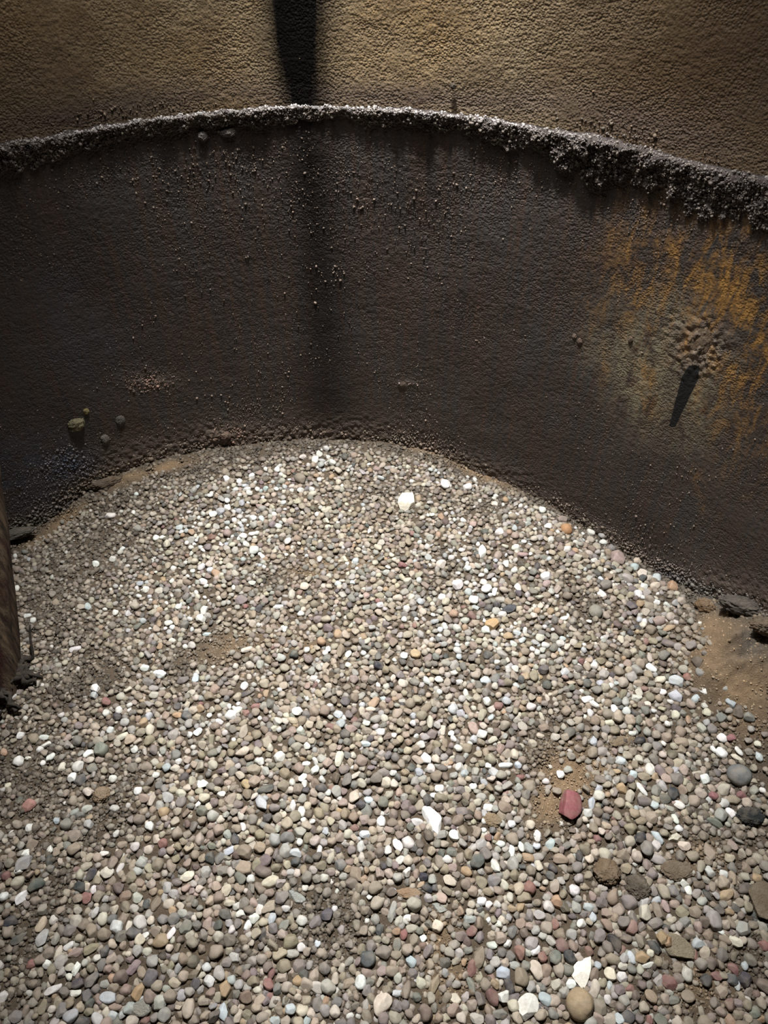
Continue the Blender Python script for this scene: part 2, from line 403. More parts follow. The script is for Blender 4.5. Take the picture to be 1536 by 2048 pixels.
SOIL = [(205, 1655, 70, 20, 55, .85), (120, 1765, 80, 22, 52, .85), (50, 1860, 80, 30, 55, .9), (270, 1560, 40, 22, 45, .8), (250, 1000, 90, 30, 20, .8), (170, 1120, 130, 90, 30, .75), (110, 1230, 110, 110, 0, .7), (150, 1370, 120, 60, 30, .85), (60, 1580, 90, 120, 0, .9), (230, 1560, 60, 24, 40, .7), (215, 1625, 50, 40, -20, .9), (170, 1650, 40, 20, -20, .5),
        (660, 1840, 75, 75, 0, .95), (620, 1780, 40, 25, 0, .6), (440, 1300, 60, 40, 20, .95), (360, 1340, 40, 50, 30, .8), (1090, 1500, 50, 60, 0, .9), (1140, 1560, 60, 60, 0, .95), (1100, 1620, 45, 60, 0, .9), (1400, 1700, 70, 40, 0, .8),
        (60, 1870, 50, 120, -30, .75), (30, 2000, 60, 60, 0, .6), (1395, 1990, 70, 60, 0, .9), (1500, 1930, 50, 70, 0, .7), (470, 905, 160, 26, 2, .9), (380, 940, 110, 26, 10, .85), (780, 985, 80, 14, 0, .6), (970, 1010, 50, 20, 0, .75), (890, 1140, 30, 50, 0, .6),
        (880, 1880, 36, 60, 0, .7), (900, 1960, 60, 60, 0, .6), (1470, 1340, 95, 80, -45, 1), (1500, 1460, 60, 90, -60, .75), (1420, 1540, 60, 40, 0, .5), (1200, 1500, 60, 40, 0, .4), (1230, 1490, 45, 18, 0, .7), (1180, 1220, 40, 30, 0, .7),
        (570, 1150, 70, 25, 10, .6), (500, 1900, 40, 20, 0, .6), (720, 2010, 60, 40, 0, .4), (1130, 1150, 50, 20, 0, .3), (730, 1380, 60, 15, 0, .4), (940, 950, 70, 14, -20, .8), (1420, 1230, 40, 30, 0, 1), (1500, 1700, 50, 70, 0, .6), (1250, 1740, 70, 40, 0, .4), (850, 905, 60, 10, -12, .9)]

def relief(x, y):
    """fine relief of the bare silt: crumbly banks at the wall foot, the sand mound"""
    P = np.stack([x, y, ground(x, y)], -1); q = P.copy(); q[:, 2] = 0
    px, py, d = project(P); vis = (P[:, 1] > 0.02)
    sand = np.clip(blobs(px, py, SAND) * 1.2 + 0.12 * fbm(q, 30, 2, 7), 0, 1) * vis
    bank = np.clip(blobs(px, py, [(1470, 1330, 80, 70, -45, 1), (1460, 1230, 90, 30, -20, 1), (60, 1060, 90, 25, 25, 1), (270, 950, 120, 16, 18, 1)]), 0, 1) * vis
    b2 = np.clip(blobs(px, py, [(1465, 1325, 52, 75, -38, 1)]) * 1.3, 0, 1) * vis
    h = 0.004 * fbm(q, 60, 3, 15) + 0.003 * vnoise(q, 140, 25) + bank * (0.022 * fbm(q, 16, 3, 29) + 0.006 * np.abs(vnoise(q, 70, 31)))
    h = h + smooth(b2) * (0.022 + 0.034 * np.abs(fbm(q, 13, 3, 61)) + 0.012 * fbm(q, 45, 3, 63)) + sand * 0.005 * fbm(q, 90, 2, 67)
    return h, sand, b2, px, py, vis

def floor():
    n = 560; xs = np.linspace(CX - R - .03, CX + R + .03, n); ys = np.linspace(CY - R - .03, CY + R + .03, n)
    X, Y = np.meshgrid(xs, ys, indexing='ij'); r = np.hypot(X - CX, Y - CY)
    k = np.where(r > R + .03, (R + .03) / r, 1); X = CX + (X - CX) * k; Y = CY + (Y - CY) * k
    P = np.stack([X, Y, ground(X, Y)], -1).reshape(-1, 3)
    h, sand, b2, px, py, vis = relief(P[:, 0], P[:, 1])
    grey = np.clip(blobs(px, py, GREYS), 0, 1) * vis
    P[:, 2] += h
    me = mesh_np('floor', P, grid_faces(n, n), {'sand': ('FLOAT', sand), 'grey': ('FLOAT', grey)})
    return add('floor', me, M_SOIL, None, 'uneven brown silt and sand floor of the tank under the gravel', 'floor', 'structure')
floor()

# ------------------------------------------------------------------ stones
def stone_verts(sub, seed, kind):
    """unit stone; kind r rounded pebble, a angular, f flat slab, c crumbly clod"""
    V = ICO[sub][0].copy(); rg = np.random.RandomState(seed)
    if kind in 'ra':
        k = 14 if kind == 'r' else 8
        for i in range(k):
            n = rg.normal(size=3); n /= np.linalg.norm(n)
            d = rg.uniform(.62, .90) if kind == 'r' else rg.uniform(.45, .74)
            s = V @ n - d; V = V - np.outer(np.maximum(s, 0) * (0.93 if kind == 'r' else 0.97), n)
        V = V * (1 + (0.05 if kind == 'r' else 0.035) * fbm(V + seed * 3.7, 1.7, 2, seed))[:, None]
        V = V * (1 + 0.012 * vnoise(V + seed, 6.0, seed + 3))[:, None]
    elif kind == 's':
        V = V * (1 + 0.10 * fbm(V + seed * 3.7, 1.2, 2, seed) + 0.008 * vnoise(V + seed, 7.0, seed))[:, None]
    elif kind == 'f':
        V[:, 2] = np.clip(V[:, 2] * 1.6, -1, 1)
        for i in range(7):
            a = rg.uniform(0, 6.28); n = np.array([math.cos(a), math.sin(a), rg.uniform(-.1, .25)]); n /= np.linalg.norm(n)
            s = V @ n - rg.uniform(.62, .85); V = V - np.outer(np.maximum(s, 0) * .97, n)
        V = V * (1 + 0.05 * fbm(V + seed * 3.1, 3, 3, seed))[:, None]
    else:
        V = V * (1 + 0.26 * fbm(V + seed * 2.3, 2.0, 3, seed) + 0.14 * np.abs(vnoise(V + seed, 6, seed)) + 0.10 * vnoise(V + seed, 13, seed))[:, None]
    V = V - (V.max(0) + V.min(0)) / 2
    return V / (np.abs(V).max(0))[None, :]

PALS = {'W': (206, 203, 196), 'C': (186, 176, 160), 'G': (156, 152, 145), 'g': (113, 109, 103), 'D': (72, 71, 70), 'K': (46, 48, 50), 'B': (159, 146, 129), 'b': (131, 117, 101),
        'T': (93, 82, 73), 'P': (149, 131, 120), 'p': (115, 103, 100), 'R': (121, 86, 80), 'O': (155, 129, 102), 'L': (172, 177, 178), 'S': (166, 120, 106)}
CW = {'W': 'white', 'C': 'cream', 'G': 'pale grey', 'g': 'mid grey', 'D': 'dark grey', 'K': 'black', 'B': 'beige', 'b': 'brown', 'T': 'dark brown', 'P': 'dusty pink', 'p': 'mauve', 'R': 'red', 'O': 'ochre', 'L': 'bluish grey', 'S': 'salmon pink'}

# stones read off the photograph, tile by tile (tile origin, then x y long short angle colour[shape], four tile units to a pixel)
TILES = [((0, 1664), '''935 760 105 100 0 W;345 845 130 90 80 G;335 735 120 80 80 B;200 245 130 100 20 Ga;295 415 140 90 35 D;180 520 110 75 35 Wa;215 165 85 50 15 W;400 150 80 55 100 Wa;640 440 95 75 0 K;695 525 95 85 -10 R;862 325 110 85 20 C;965 285 95 45 70 W;760 640 90 65 60 G;840 615 80 80 0 g;830 170 90 45 0 W;1135 235 95 90 0 G;1050 360 100 85 -60 b;1500 355 120 70 30 C;1100 525 90 75 -30 G;1000 510 110 80 30 b;790 510 90 75 60 b;1250 570 120 75 80 b;1380 625 70 65 0 Oa;1460 650 90 65 -10 G;1370 810 100 55 65 W;1455 715 70 55 30 W;1490 760 110 90 60 g;615 1085 115 55 75 W;380 1055 70 70 0 W;490 1030 110 90 60 G;475 965 110 60 80 C;400 960 95 85 10 b;325 935 60 50 0 G;555 910 90 50 35 W;610 965 130 70 25 P;735 930 140 70 25 b;905 890 80 70 0 B;680 1045 60 60 0 G;815 1060 95 75 85 g;895 1010 95 75 60 P;1010 1045 120 80 25 G;1105 940 85 85 40 G;1180 955 80 65 0 C;1070 1085 140 70 50 p;1130 1120 130 70 25 L;740 1180 130 80 55 g;625 1210 115 75 5 D;430 1260 150 60 25 W;870 1320 140 85 -10 L;610 1285 90 55 0 W;1110 1275 130 85 60 O;1285 1360 110 100 80 G;1375 1305 110 100 0 b;905 1465 85 70 0 L;655 1510 130 80 15 D;350 1395 110 75 85 b;415 1415 75 60 0 C;500 1425 110 80 70 g;520 1280 90 80 0 g;700 1300 90 90 60 g;205 1430 90 55 70 b;130 1475 110 90 30 p;30 1315 90 80 20 W;35 510 75 75 0 W;155 850 130 70 35 D;90 710 110 80 20 K;250 1055 80 65 30 R;55 350 75 70 30 R;620 300 70 50 0 R;730 340 110 70 60 D;595 30 120 90 0 b;930 1395 110 55 0 b'''),
((384, 1664), '''1350 1195 105 95 90 W;845 845 90 80 -40 Wa;880 920 85 70 20 W;750 610 80 55 0 W;835 515 160 80 -30 Gf;1005 890 65 60 0 L;120 1075 80 70 10 W;140 1190 90 80 -20 W;265 1245 110 100 60 O;320 1175 80 70 -20 L;275 655 120 75 -15 D;390 655 80 60 30 W;300 565 100 55 0 C;450 745 90 60 65 W;640 690 95 60 75 L;570 715 85 70 20 B;830 165 110 70 0 L;1020 140 85 45 80 W;860 80 60 60 0 W;925 45 90 65 75 b;1385 20 100 60 0 L;1355 200 75 60 80 C;345 60 100 75 -45 D;465 60 85 50 30 C;545 125 95 85 30 b;425 150 130 100 -20 b;415 280 150 100 -20 b;590 225 100 90 30 p;575 310 140 95 -15 T;245 310 105 75 0 g;110 320 90 90 0 G;145 205 90 90 0 D;225 205 100 80 80 g;300 150 100 60 30 L;830 235 85 70 40 D;1190 265 95 90 0 g;1110 320 80 60 0 p;970 300 75 70 0 G;790 320 70 60 0 G;895 305 85 60 -75 b;1080 660 100 90 60 D;990 720 110 90 60 g;1190 780 75 60 90 G;1405 1010 130 130 40 D;740 740 110 75 60 g;570 820 110 60 80 D;780 870 130 110 30 b;805 970 110 70 0 G;345 1000 85 75 -60 G;735 1070 130 110 -20 b;860 1070 110 100 0 p;605 1075 90 80 60 b;850 1185 85 80 0 O;1145 1170 95 60 85 C;1250 1205 110 70 30 b;1070 1345 100 55 80 O;1005 1370 110 90 70 g;920 1345 80 75 20 B;1160 1360 90 75 30 g;790 1415 85 85 60 L;665 1510 90 70 0 L;920 1510 90 55 60 L;250 1440 130 80 -70 L;370 1475 110 60 70 C;440 1460 90 80 0 b;750 1515 90 80 60 B;545 1340 100 70 30 B;440 1245 80 60 0 G;525 1255 75 60 0 C;615 1215 100 80 -40 R;635 1130 90 55 70 R;490 1120 75 65 -45 p;275 470 110 80 60 B;200 430 90 80 0 P;130 730 100 75 70 P;40 745 90 75 0 g;565 545 100 75 60 g;1490 1330 90 80 -30 O;1400 1260 90 75 60 g;1500 780 90 65 80 D;1140 610 55 55 0 W;1400 710 45 45 0 W;1330 1470 45 45 0 W;1523 1364 200 140 70 C'''),
((768, 1664), '''1285 1335 110 90 -20 L;1215 1100 150 100 -65 C;955 1120 120 90 -15 L;1040 1065 95 60 -10 G;870 1320 140 100 -60 R;885 1210 80 80 0 O;995 1225 130 70 -65 K;1025 795 100 85 80 g;935 845 95 90 0 P;690 695 105 65 -5 G;685 640 65 60 0 C;780 550 80 75 0 W;838 580 70 55 60 W;525 385 115 75 -20 C;660 315 100 75 -25 O;745 235 130 100 45 D;885 265 120 70 -60 W;540 160 90 85 30 g;565 25 100 80 -30 W;110 105 110 75 -60 W;385 375 80 65 80 G;315 355 75 70 0 K;345 440 95 65 -20 K;445 600 130 70 -20 Gf;460 525 100 80 -40 P;355 525 75 70 0 G;425 750 95 90 -40 C;190 685 75 50 0 W;65 635 160 60 75 G;10 640 110 70 80 D;115 710 90 65 70 G;155 815 90 65 80 R;97 790 75 65 0 O;215 1035 90 75 -30 L;315 850 60 60 0 Wa;105 900 95 70 75 g;355 950 110 80 70 p;600 965 80 70 -60 G;640 1040 60 50 90 O;705 1085 130 75 75 R;760 995 170 90 75 b;765 840 90 65 85 g;700 790 95 80 20 R;615 830 110 80 0 p;845 975 80 55 75 g;890 1035 90 80 0 G;940 960 80 75 0 g;1085 955 110 100 -40 R;985 890 75 60 45 W;1175 880 120 100 50 G;1215 945 100 60 35 W;1265 1000 80 80 -40 R;1370 1000 110 100 60 g;1480 995 110 95 -40 K;1470 1100 100 85 0 g;1380 1220 95 85 60 C;1495 1210 90 70 0 W;1160 440 105 100 0 R;1075 450 110 90 60 B;1240 660 100 70 0 G;1160 670 100 65 85 g;1090 730 90 85 40 b;1105 365 95 65 20 B;1360 430 110 75 70 P;1520 465 90 90 0 W;1350 285 85 65 -20 D;1235 265 90 60 100 C;1150 205 105 65 -15 O;1410 215 130 80 -15 b;1225 30 90 65 80 W;1325 95 95 70 60 L;1215 110 75 60 0 L;1020 150 95 60 80 W;930 95 80 55 0 W;775 95 110 90 60 G;705 130 100 60 30 G;440 235 110 80 -70 b;545 285 80 80 60 P;105 1385 90 90 0 p;105 1285 85 60 0 L;180 1255 140 70 75 b;260 1315 80 70 0 g;230 1130 85 75 0 g;405 1210 140 70 55 b;570 1330 95 75 -30 C;650 1315 85 60 50 G;555 1420 120 85 40 b;610 1450 90 80 0 P;700 1230 130 60 -75 g;925 1450 120 70 0 g;740 1490 120 80 -20 G;830 700 60 45 -40 W;880 765 45 45 0 G;915 645 75 55 70 p;1210 780 75 70 0 G;1265 830 80 60 0 G;1360 735 80 80 0 R;1440 595 85 80 90 T;1380 555 100 100 0 O;150 585 80 45 0 B'''),
((1152, 1664), '''895 465 80 60 90 W;970 890 105 85 30 L;1270 875 110 70 -30 C;1150 795 85 40 -20 W;860 110 105 70 -5 C;1240 100 100 65 -60 P;1060 155 140 100 80 ba;930 190 105 85 20 b;810 235 105 70 0 B;395 285 90 80 40 b;375 180 105 95 -10 b;790 50 110 70 30 Ca;650 35 120 60 -50 L;505 45 110 70 40 K;740 1200 140 100 -15 R;525 1000 115 90 -15 O;590 965 60 60 0 C;510 860 110 75 -70 b;620 910 120 75 -50 D;310 880 150 90 -50 K;180 830 120 90 60 p;285 1005 130 90 -10 b;440 1000 100 60 -70 L;570 1060 110 50 10 W;370 1070 80 60 0 C;275 1130 110 95 -30 C;365 1160 85 80 0 W;170 1065 65 60 0 L;100 950 80 65 -60 R;40 730 85 65 25 W;0 470 110 70 80 W;100 600 90 65 -10 L;295 515 130 100 60 ba;200 565 100 85 0 p;245 655 110 80 -30 ba;240 735 110 75 -30 ba;375 715 110 90 20 g;450 680 100 75 75 g;545 640 130 100 60 C;650 630 140 90 -60 b;715 590 100 60 -65 P;785 575 85 65 0 P;845 635 110 90 10 b;540 555 100 70 30 G;640 550 90 60 30 L;890 560 55 55 0 b;760 700 90 60 40 B;950 640 100 90 0 b;630 730 130 80 10 g;720 755 90 50 0 K;870 720 100 75 20 g;595 1310 110 90 -50 b;520 1220 80 75 0 p;345 1260 95 85 -20 p;250 1335 75 60 90 W;430 1250 80 60 0 R;265 1225 75 50 80 L;780 1340 100 65 0 g;890 1310 110 95 -10 b;1165 1270 100 90 20 B;1035 1180 95 90 60 D;1120 1150 100 65 0 R;1240 1180 95 85 0 D;1340 1175 110 100 60 D;1255 1090 100 75 -30 R;1345 1065 75 55 75 L;1285 1225 80 50 80 L;1235 720 100 65 -70 b;1330 770 130 110 -30 Ga;1250 370 110 80 -70 b;1175 335 70 65 0 W;1355 285 80 75 0 b;1225 205 85 70 0 B;1090 435 90 60 80 b;1050 500 100 55 -50 K;1140 620 90 70 0 D;1220 630 80 60 0 O;1440 365 80 70 0 O;745 1280 65 45 0 G;190 1400 130 110 80 b;670 1500 110 90 0 g;700 1430 100 60 0 g;500 1490 80 75 0 p;340 1490 80 80 0 L;585 1500 70 55 90 R;1230 1500 90 85 0 O;1150 1430 100 75 -30 b;1420 1440 100 90 0 g;1290 1370 90 70 0 p;1470 1490 90 60 0 O;935 985 100 75 90 R;1020 960 100 80 60 B;1190 860 110 60 -25 b;1500 910 90 80 0 R;650 1030 80 80 0 b;700 1060 75 70 0 T;610 470 80 75 0 g;680 395 80 60 0 b'''),
((0, 1280), '''155 970 85 80 0 W;630 1010 95 85 40 Wa;585 1100 80 80 -40 Wa;645 1120 100 85 20 D;505 1010 90 60 70 Ca;710 910 85 55 45 W;405 940 85 55 45 W;345 985 50 50 0 W;230 945 60 30 0 W;355 780 90 45 0 W;375 835 80 60 0 Wa;415 815 70 65 0 R;325 870 60 60 0 W;275 785 90 75 -30 b;170 765 60 60 0 W;765 390 75 65 0 W;755 445 60 60 0 L;855 490 80 65 0 R;850 585 65 60 0 W;885 720 60 60 0 W;940 610 70 60 0 D;1000 660 80 60 0 G;1160 225 75 55 0 W;1280 275 110 70 0 W;1465 320 100 60 15 g;1235 440 85 60 0 C;970 450 80 65 0 C;1025 395 70 50 0 Ca;605 75 100 45 10 W;710 1215 90 75 0 C;240 1325 100 95 60 S;265 1375 75 55 -30 S;600 1375 75 60 30 G;700 1345 90 60 30 G;920 1345 80 60 -15 G;455 1445 60 55 0 L;240 1500 70 65 90 W;710 1475 80 70 0 G;1105 1205 70 65 90 W;1250 1080 60 50 0 W;905 1110 70 60 0 W;1215 1270 110 60 70 B;1450 1225 85 70 0 C;65 1165 60 45 30 C;160 1275 80 55 90 D;105 455 70 50 20 G;820 880 110 110 0 g;800 930 110 60 0 p;1305 885 65 65 0 G;1200 1490 80 70 0 W;545 1470 100 90 0 g;1430 970 60 55 0 W;980 770 100 60 25 C;1045 795 90 80 0 B;1420 600 80 45 0 O;40 895 60 60 0 O;580 525 70 35 0 D;1185 335 110 60 -20 g'''),
((384, 1280), '''555 1305 140 80 -50 L;595 1190 150 70 25 D;85 1150 95 65 0 W;985 1040 85 65 60 W;890 1095 90 55 50 W;915 990 70 45 0 W;550 970 60 60 0 W;1160 1210 95 80 -60 G;1310 1080 95 40 35 C;1410 1280 85 65 -15 L;805 1325 90 55 85 W;1275 710 100 65 0 P;1105 690 95 45 -15 R;745 555 100 60 0 P;845 575 90 70 0 W;1385 830 95 50 0 L;1510 735 75 65 0 W;1395 665 65 45 0 W;1430 550 90 45 0 C;500 1040 120 90 15 b;305 1000 80 80 0 B;600 815 100 90 60 B;420 370 70 60 60 W;430 430 100 50 20 D;545 195 75 60 90 G;30 300 80 55 90 L;440 75 100 50 20 C;1190 85 110 65 90 b;1250 115 70 45 60 W;1370 105 50 50 0 W;920 80 50 50 0 W;1490 130 70 55 90 D;1490 360 45 45 0 W;1180 950 120 70 85 C;940 675 70 70 0 B;310 600 100 80 0 W;50 735 75 55 45 W;415 730 110 70 70 B;515 530 90 50 20 R;1400 725 90 60 0 b;315 1270 110 75 55 B;410 1490 75 45 -60 W;570 1480 80 60 0 g;1380 1440 90 80 0 P;1510 1450 90 80 90 W;1300 1500 80 60 0 R;1180 1360 80 40 -15 O;1150 1410 90 70 0 P;135 1335 65 50 -30 C;50 1315 70 45 60 W'''),
((768, 1280), '''265 1455 100 60 0 Wa;830 1340 85 65 10 W;440 1185 80 60 20 W;395 1245 70 50 20 W;590 865 80 60 -10 W;295 835 70 60 0 W;335 950 100 80 -50 W;415 955 75 70 0 C;825 490 75 70 0 Wa;885 370 55 55 0 C;655 425 75 45 -75 W;440 315 75 55 0 W;380 320 50 50 0 C;160 125 65 60 0 W;250 115 90 75 0 O;755 95 50 50 0 W;1225 100 50 50 0 W;1185 70 50 50 0 W;915 525 80 75 0 R;1410 1075 65 65 0 W;1470 1040 80 60 30 G;1250 765 65 50 -20 C;1370 775 80 65 0 C;1275 705 95 65 0 b;1185 825 75 70 0 B;1090 930 75 60 -45 C;1045 910 85 70 90 C;835 1010 60 55 0 W;970 1000 120 50 0 W;1070 1000 60 60 0 L;1090 1095 70 50 0 R;785 600 100 65 70 B;715 710 110 80 -60 P;465 1020 90 60 0 p;90 935 75 75 0 p;270 720 80 70 0 T;385 755 90 80 0 p;810 325 90 70 0 L;1300 360 80 70 0 D;1130 240 75 70 0 B;965 1340 120 90 -30 b;180 1325 90 80 60 p;620 1375 110 75 0 p;705 1340 90 60 80 b;610 1200 90 60 0 p;1020 1470 65 60 0 W;1170 1475 80 75 0 C;870 800 95 50 35 C;620 1130 80 70 0 B;555 1085 80 60 30 G;1135 1240 90 80 90 g;580 1265 90 60 25 b;1260 610 75 35 -70 C;930 870 90 70 90 P'''),
((1152, 1280), '''1230 1385 90 65 -45 W;1160 905 90 80 -40 W;1095 870 65 45 -70 W;1165 785 80 75 -45 W;1025 1115 80 80 0 W;1030 410 90 60 -30 W;960 465 100 60 35 L;790 445 110 90 -30 L;800 325 120 80 -25 L;600 225 90 55 -45 W;1055 325 65 60 0 G;1185 380 70 65 0 G;390 490 90 65 85 G;300 555 75 60 -75 W;400 570 70 65 0 W;470 585 75 60 0 K;85 475 90 55 10 W;145 510 95 50 -35 W;570 515 65 45 0 C;390 710 110 60 -15 D;450 745 70 45 0 W;505 800 95 60 0 K;135 805 90 65 85 L;350 965 95 70 0 L;280 960 70 70 0 g;455 1075 65 65 0 L;545 1095 110 65 -15 b;720 1110 95 75 -25 P;770 1225 100 85 25 K;525 1195 120 45 -60 W;360 1185 85 80 0 O;180 1185 65 60 0 L;125 1305 110 60 80 L;620 1320 80 70 0 L;632 1283 45 40 0 W;545 1290 130 80 0 g;465 1385 85 80 0 b;820 1320 95 60 -30 W;790 1430 85 50 -75 W;890 1440 80 70 -30 b;1110 1460 150 65 -20 g;1145 1510 80 50 0 W;820 1505 70 60 0 W;600 1420 100 90 0 b;1095 1245 80 70 0 R;1320 1240 85 60 0 R;1245 1275 120 70 0 b;890 990 70 65 0 G;935 930 60 55 0 D;765 915 80 75 0 T;690 915 65 60 0 C;920 825 100 60 0 B;1295 570 100 80 60 T;1375 620 85 75 0 g;1160 620 90 75 0 g;1045 580 70 60 0 C;1080 600 70 50 90 D;1235 505 90 60 -30 L;1295 460 80 35 0 O;1085 710 80 80 0 p;1000 705 90 65 -45 G;1180 680 65 60 0 b;1240 785 80 55 20 R;1450 835 60 50 0 C;1460 930 75 60 90 L;1400 710 60 55 0 G;645 850 80 75 0 g;840 820 110 70 0 b;970 180 110 90 0 T;1000 255 85 75 0 g;740 30 110 60 -20 p;920 45 90 70 20 p;1300 890 80 45 -60 W;1285 940 95 45 -40 C;1510 755 60 45 0 p;1490 1205 55 50 0 W;500 955 70 65 0 C;670 320 100 60 20 C;575 285 75 75 0 b;85 345 85 70 0 D;540 390 75 45 0 R;885 295 65 60 0 R;690 415 60 55 30 W'''),
((768, 896), '''490 290 90 80 90 Wa;665 320 80 70 40 W;785 830 100 70 90 W;585 1100 90 80 0 W;715 1215 80 75 0 W;290 655 65 55 0 R;150 935 75 50 10 R;455 935 90 70 20 Ca;1425 575 110 55 10 P;1295 1030 90 80 -30 Wa;820 1130 90 70 0 W;885 1150 80 45 80 W;1000 1290 120 60 20 D;835 1280 75 70 0 D;1440 1365 90 40 25 W;1105 855 100 45 0 P;910 860 90 60 60 P;710 610 60 55 0 P;285 610 80 60 0 T;1460 810 75 60 0 W;1265 500 60 55 0 W;220 270 45 40 0 W;885 455 60 45 0 C;970 415 55 50 0 O;665 965 65 60 0 W;480 1010 60 60 0 g;635 580 55 40 0 W;240 1330 60 55 0 g;180 1290 60 60 0 W'''),
((384, 896), '''870 245 95 80 -20 b;985 95 70 55 90 W;275 250 65 45 -40 W;380 270 50 45 0 W;285 680 70 70 0 P;160 715 70 55 0 R;500 820 80 70 0 W;690 1270 85 45 0 W;870 1325 60 50 20 W;690 630 65 50 0 W;400 1215 110 80 20 p;70 1370 80 70 0 W;120 1490 70 40 0 L;745 1450 55 45 90 W;480 1080 65 40 0 W;100 1300 80 60 90 W;800 1170 90 60 90 C;170 532 65 50 15 W;228 505 75 55 20 L;285 480 60 50 0 W;545 780 55 50 0 p;900 1110 80 60 0 C;435 770 60 50 0 W;490 560 65 45 0 W;440 330 65 40 0 W;680 175 50 45 0 W;1125 115 60 50 0 W;480 690 75 40 10 W;1415 1130 60 40 0 G;640 610 60 55 90 p;1000 1030 50 40 0 g'''),
((1152, 896), '''235 1095 110 75 20 p;525 1010 95 90 0 C;410 1045 110 70 -20 G;200 1165 95 50 -40 Wa;495 1170 70 65 0 W;540 1110 60 55 0 W;465 955 75 60 0 L;325 880 120 110 0 P;765 1110 85 80 0 O;510 1245 70 60 0 O;440 1265 90 70 0 D;730 1255 65 40 -20 W;640 1235 60 50 0 W;660 1385 105 75 10 P;545 1390 45 45 0 W;740 1440 110 50 20 O;115 675 65 60 0 W;205 695 65 70 0 G;215 755 70 50 0 W;490 900 80 60 40 B;640 1040 70 70 60 L;280 800 70 60 0 g'''),
((0, 896), '''885 545 90 55 15 W;770 930 60 50 0 Wa;905 890 60 50 0 W;1250 720 50 45 60 W;1300 715 50 35 20 W;980 810 50 35 60 W;135 1125 50 45 0 W;225 1345 60 40 10 W;265 1380 55 45 20 W;710 1270 60 60 0 L;1170 1135 60 55 0 W;395 1480 60 55 0 P;925 1315 55 45 90 W;1430 1270 60 50 0 W;1120 1085 65 45 0 L;1070 520 40 35 0 W;1095 370 45 30 0 W;125 865 40 35 0 W''')]

PLACED = []
for (ox, oy), s in TILES:
    for e in s.split(';'):
        v = e.split(); c = v[5]
        PLACED.append((ox + float(v[0]) / 4, oy + float(v[1]) / 4, float(v[2]) / 4, float(v[3]) / 4, float(v[4]), c[0], c[1] if len(c) > 1 else 'r'))
PLACED = [p for p in PLACED if 0 <= p[0] <= 1536 and p[1] <= 2050]

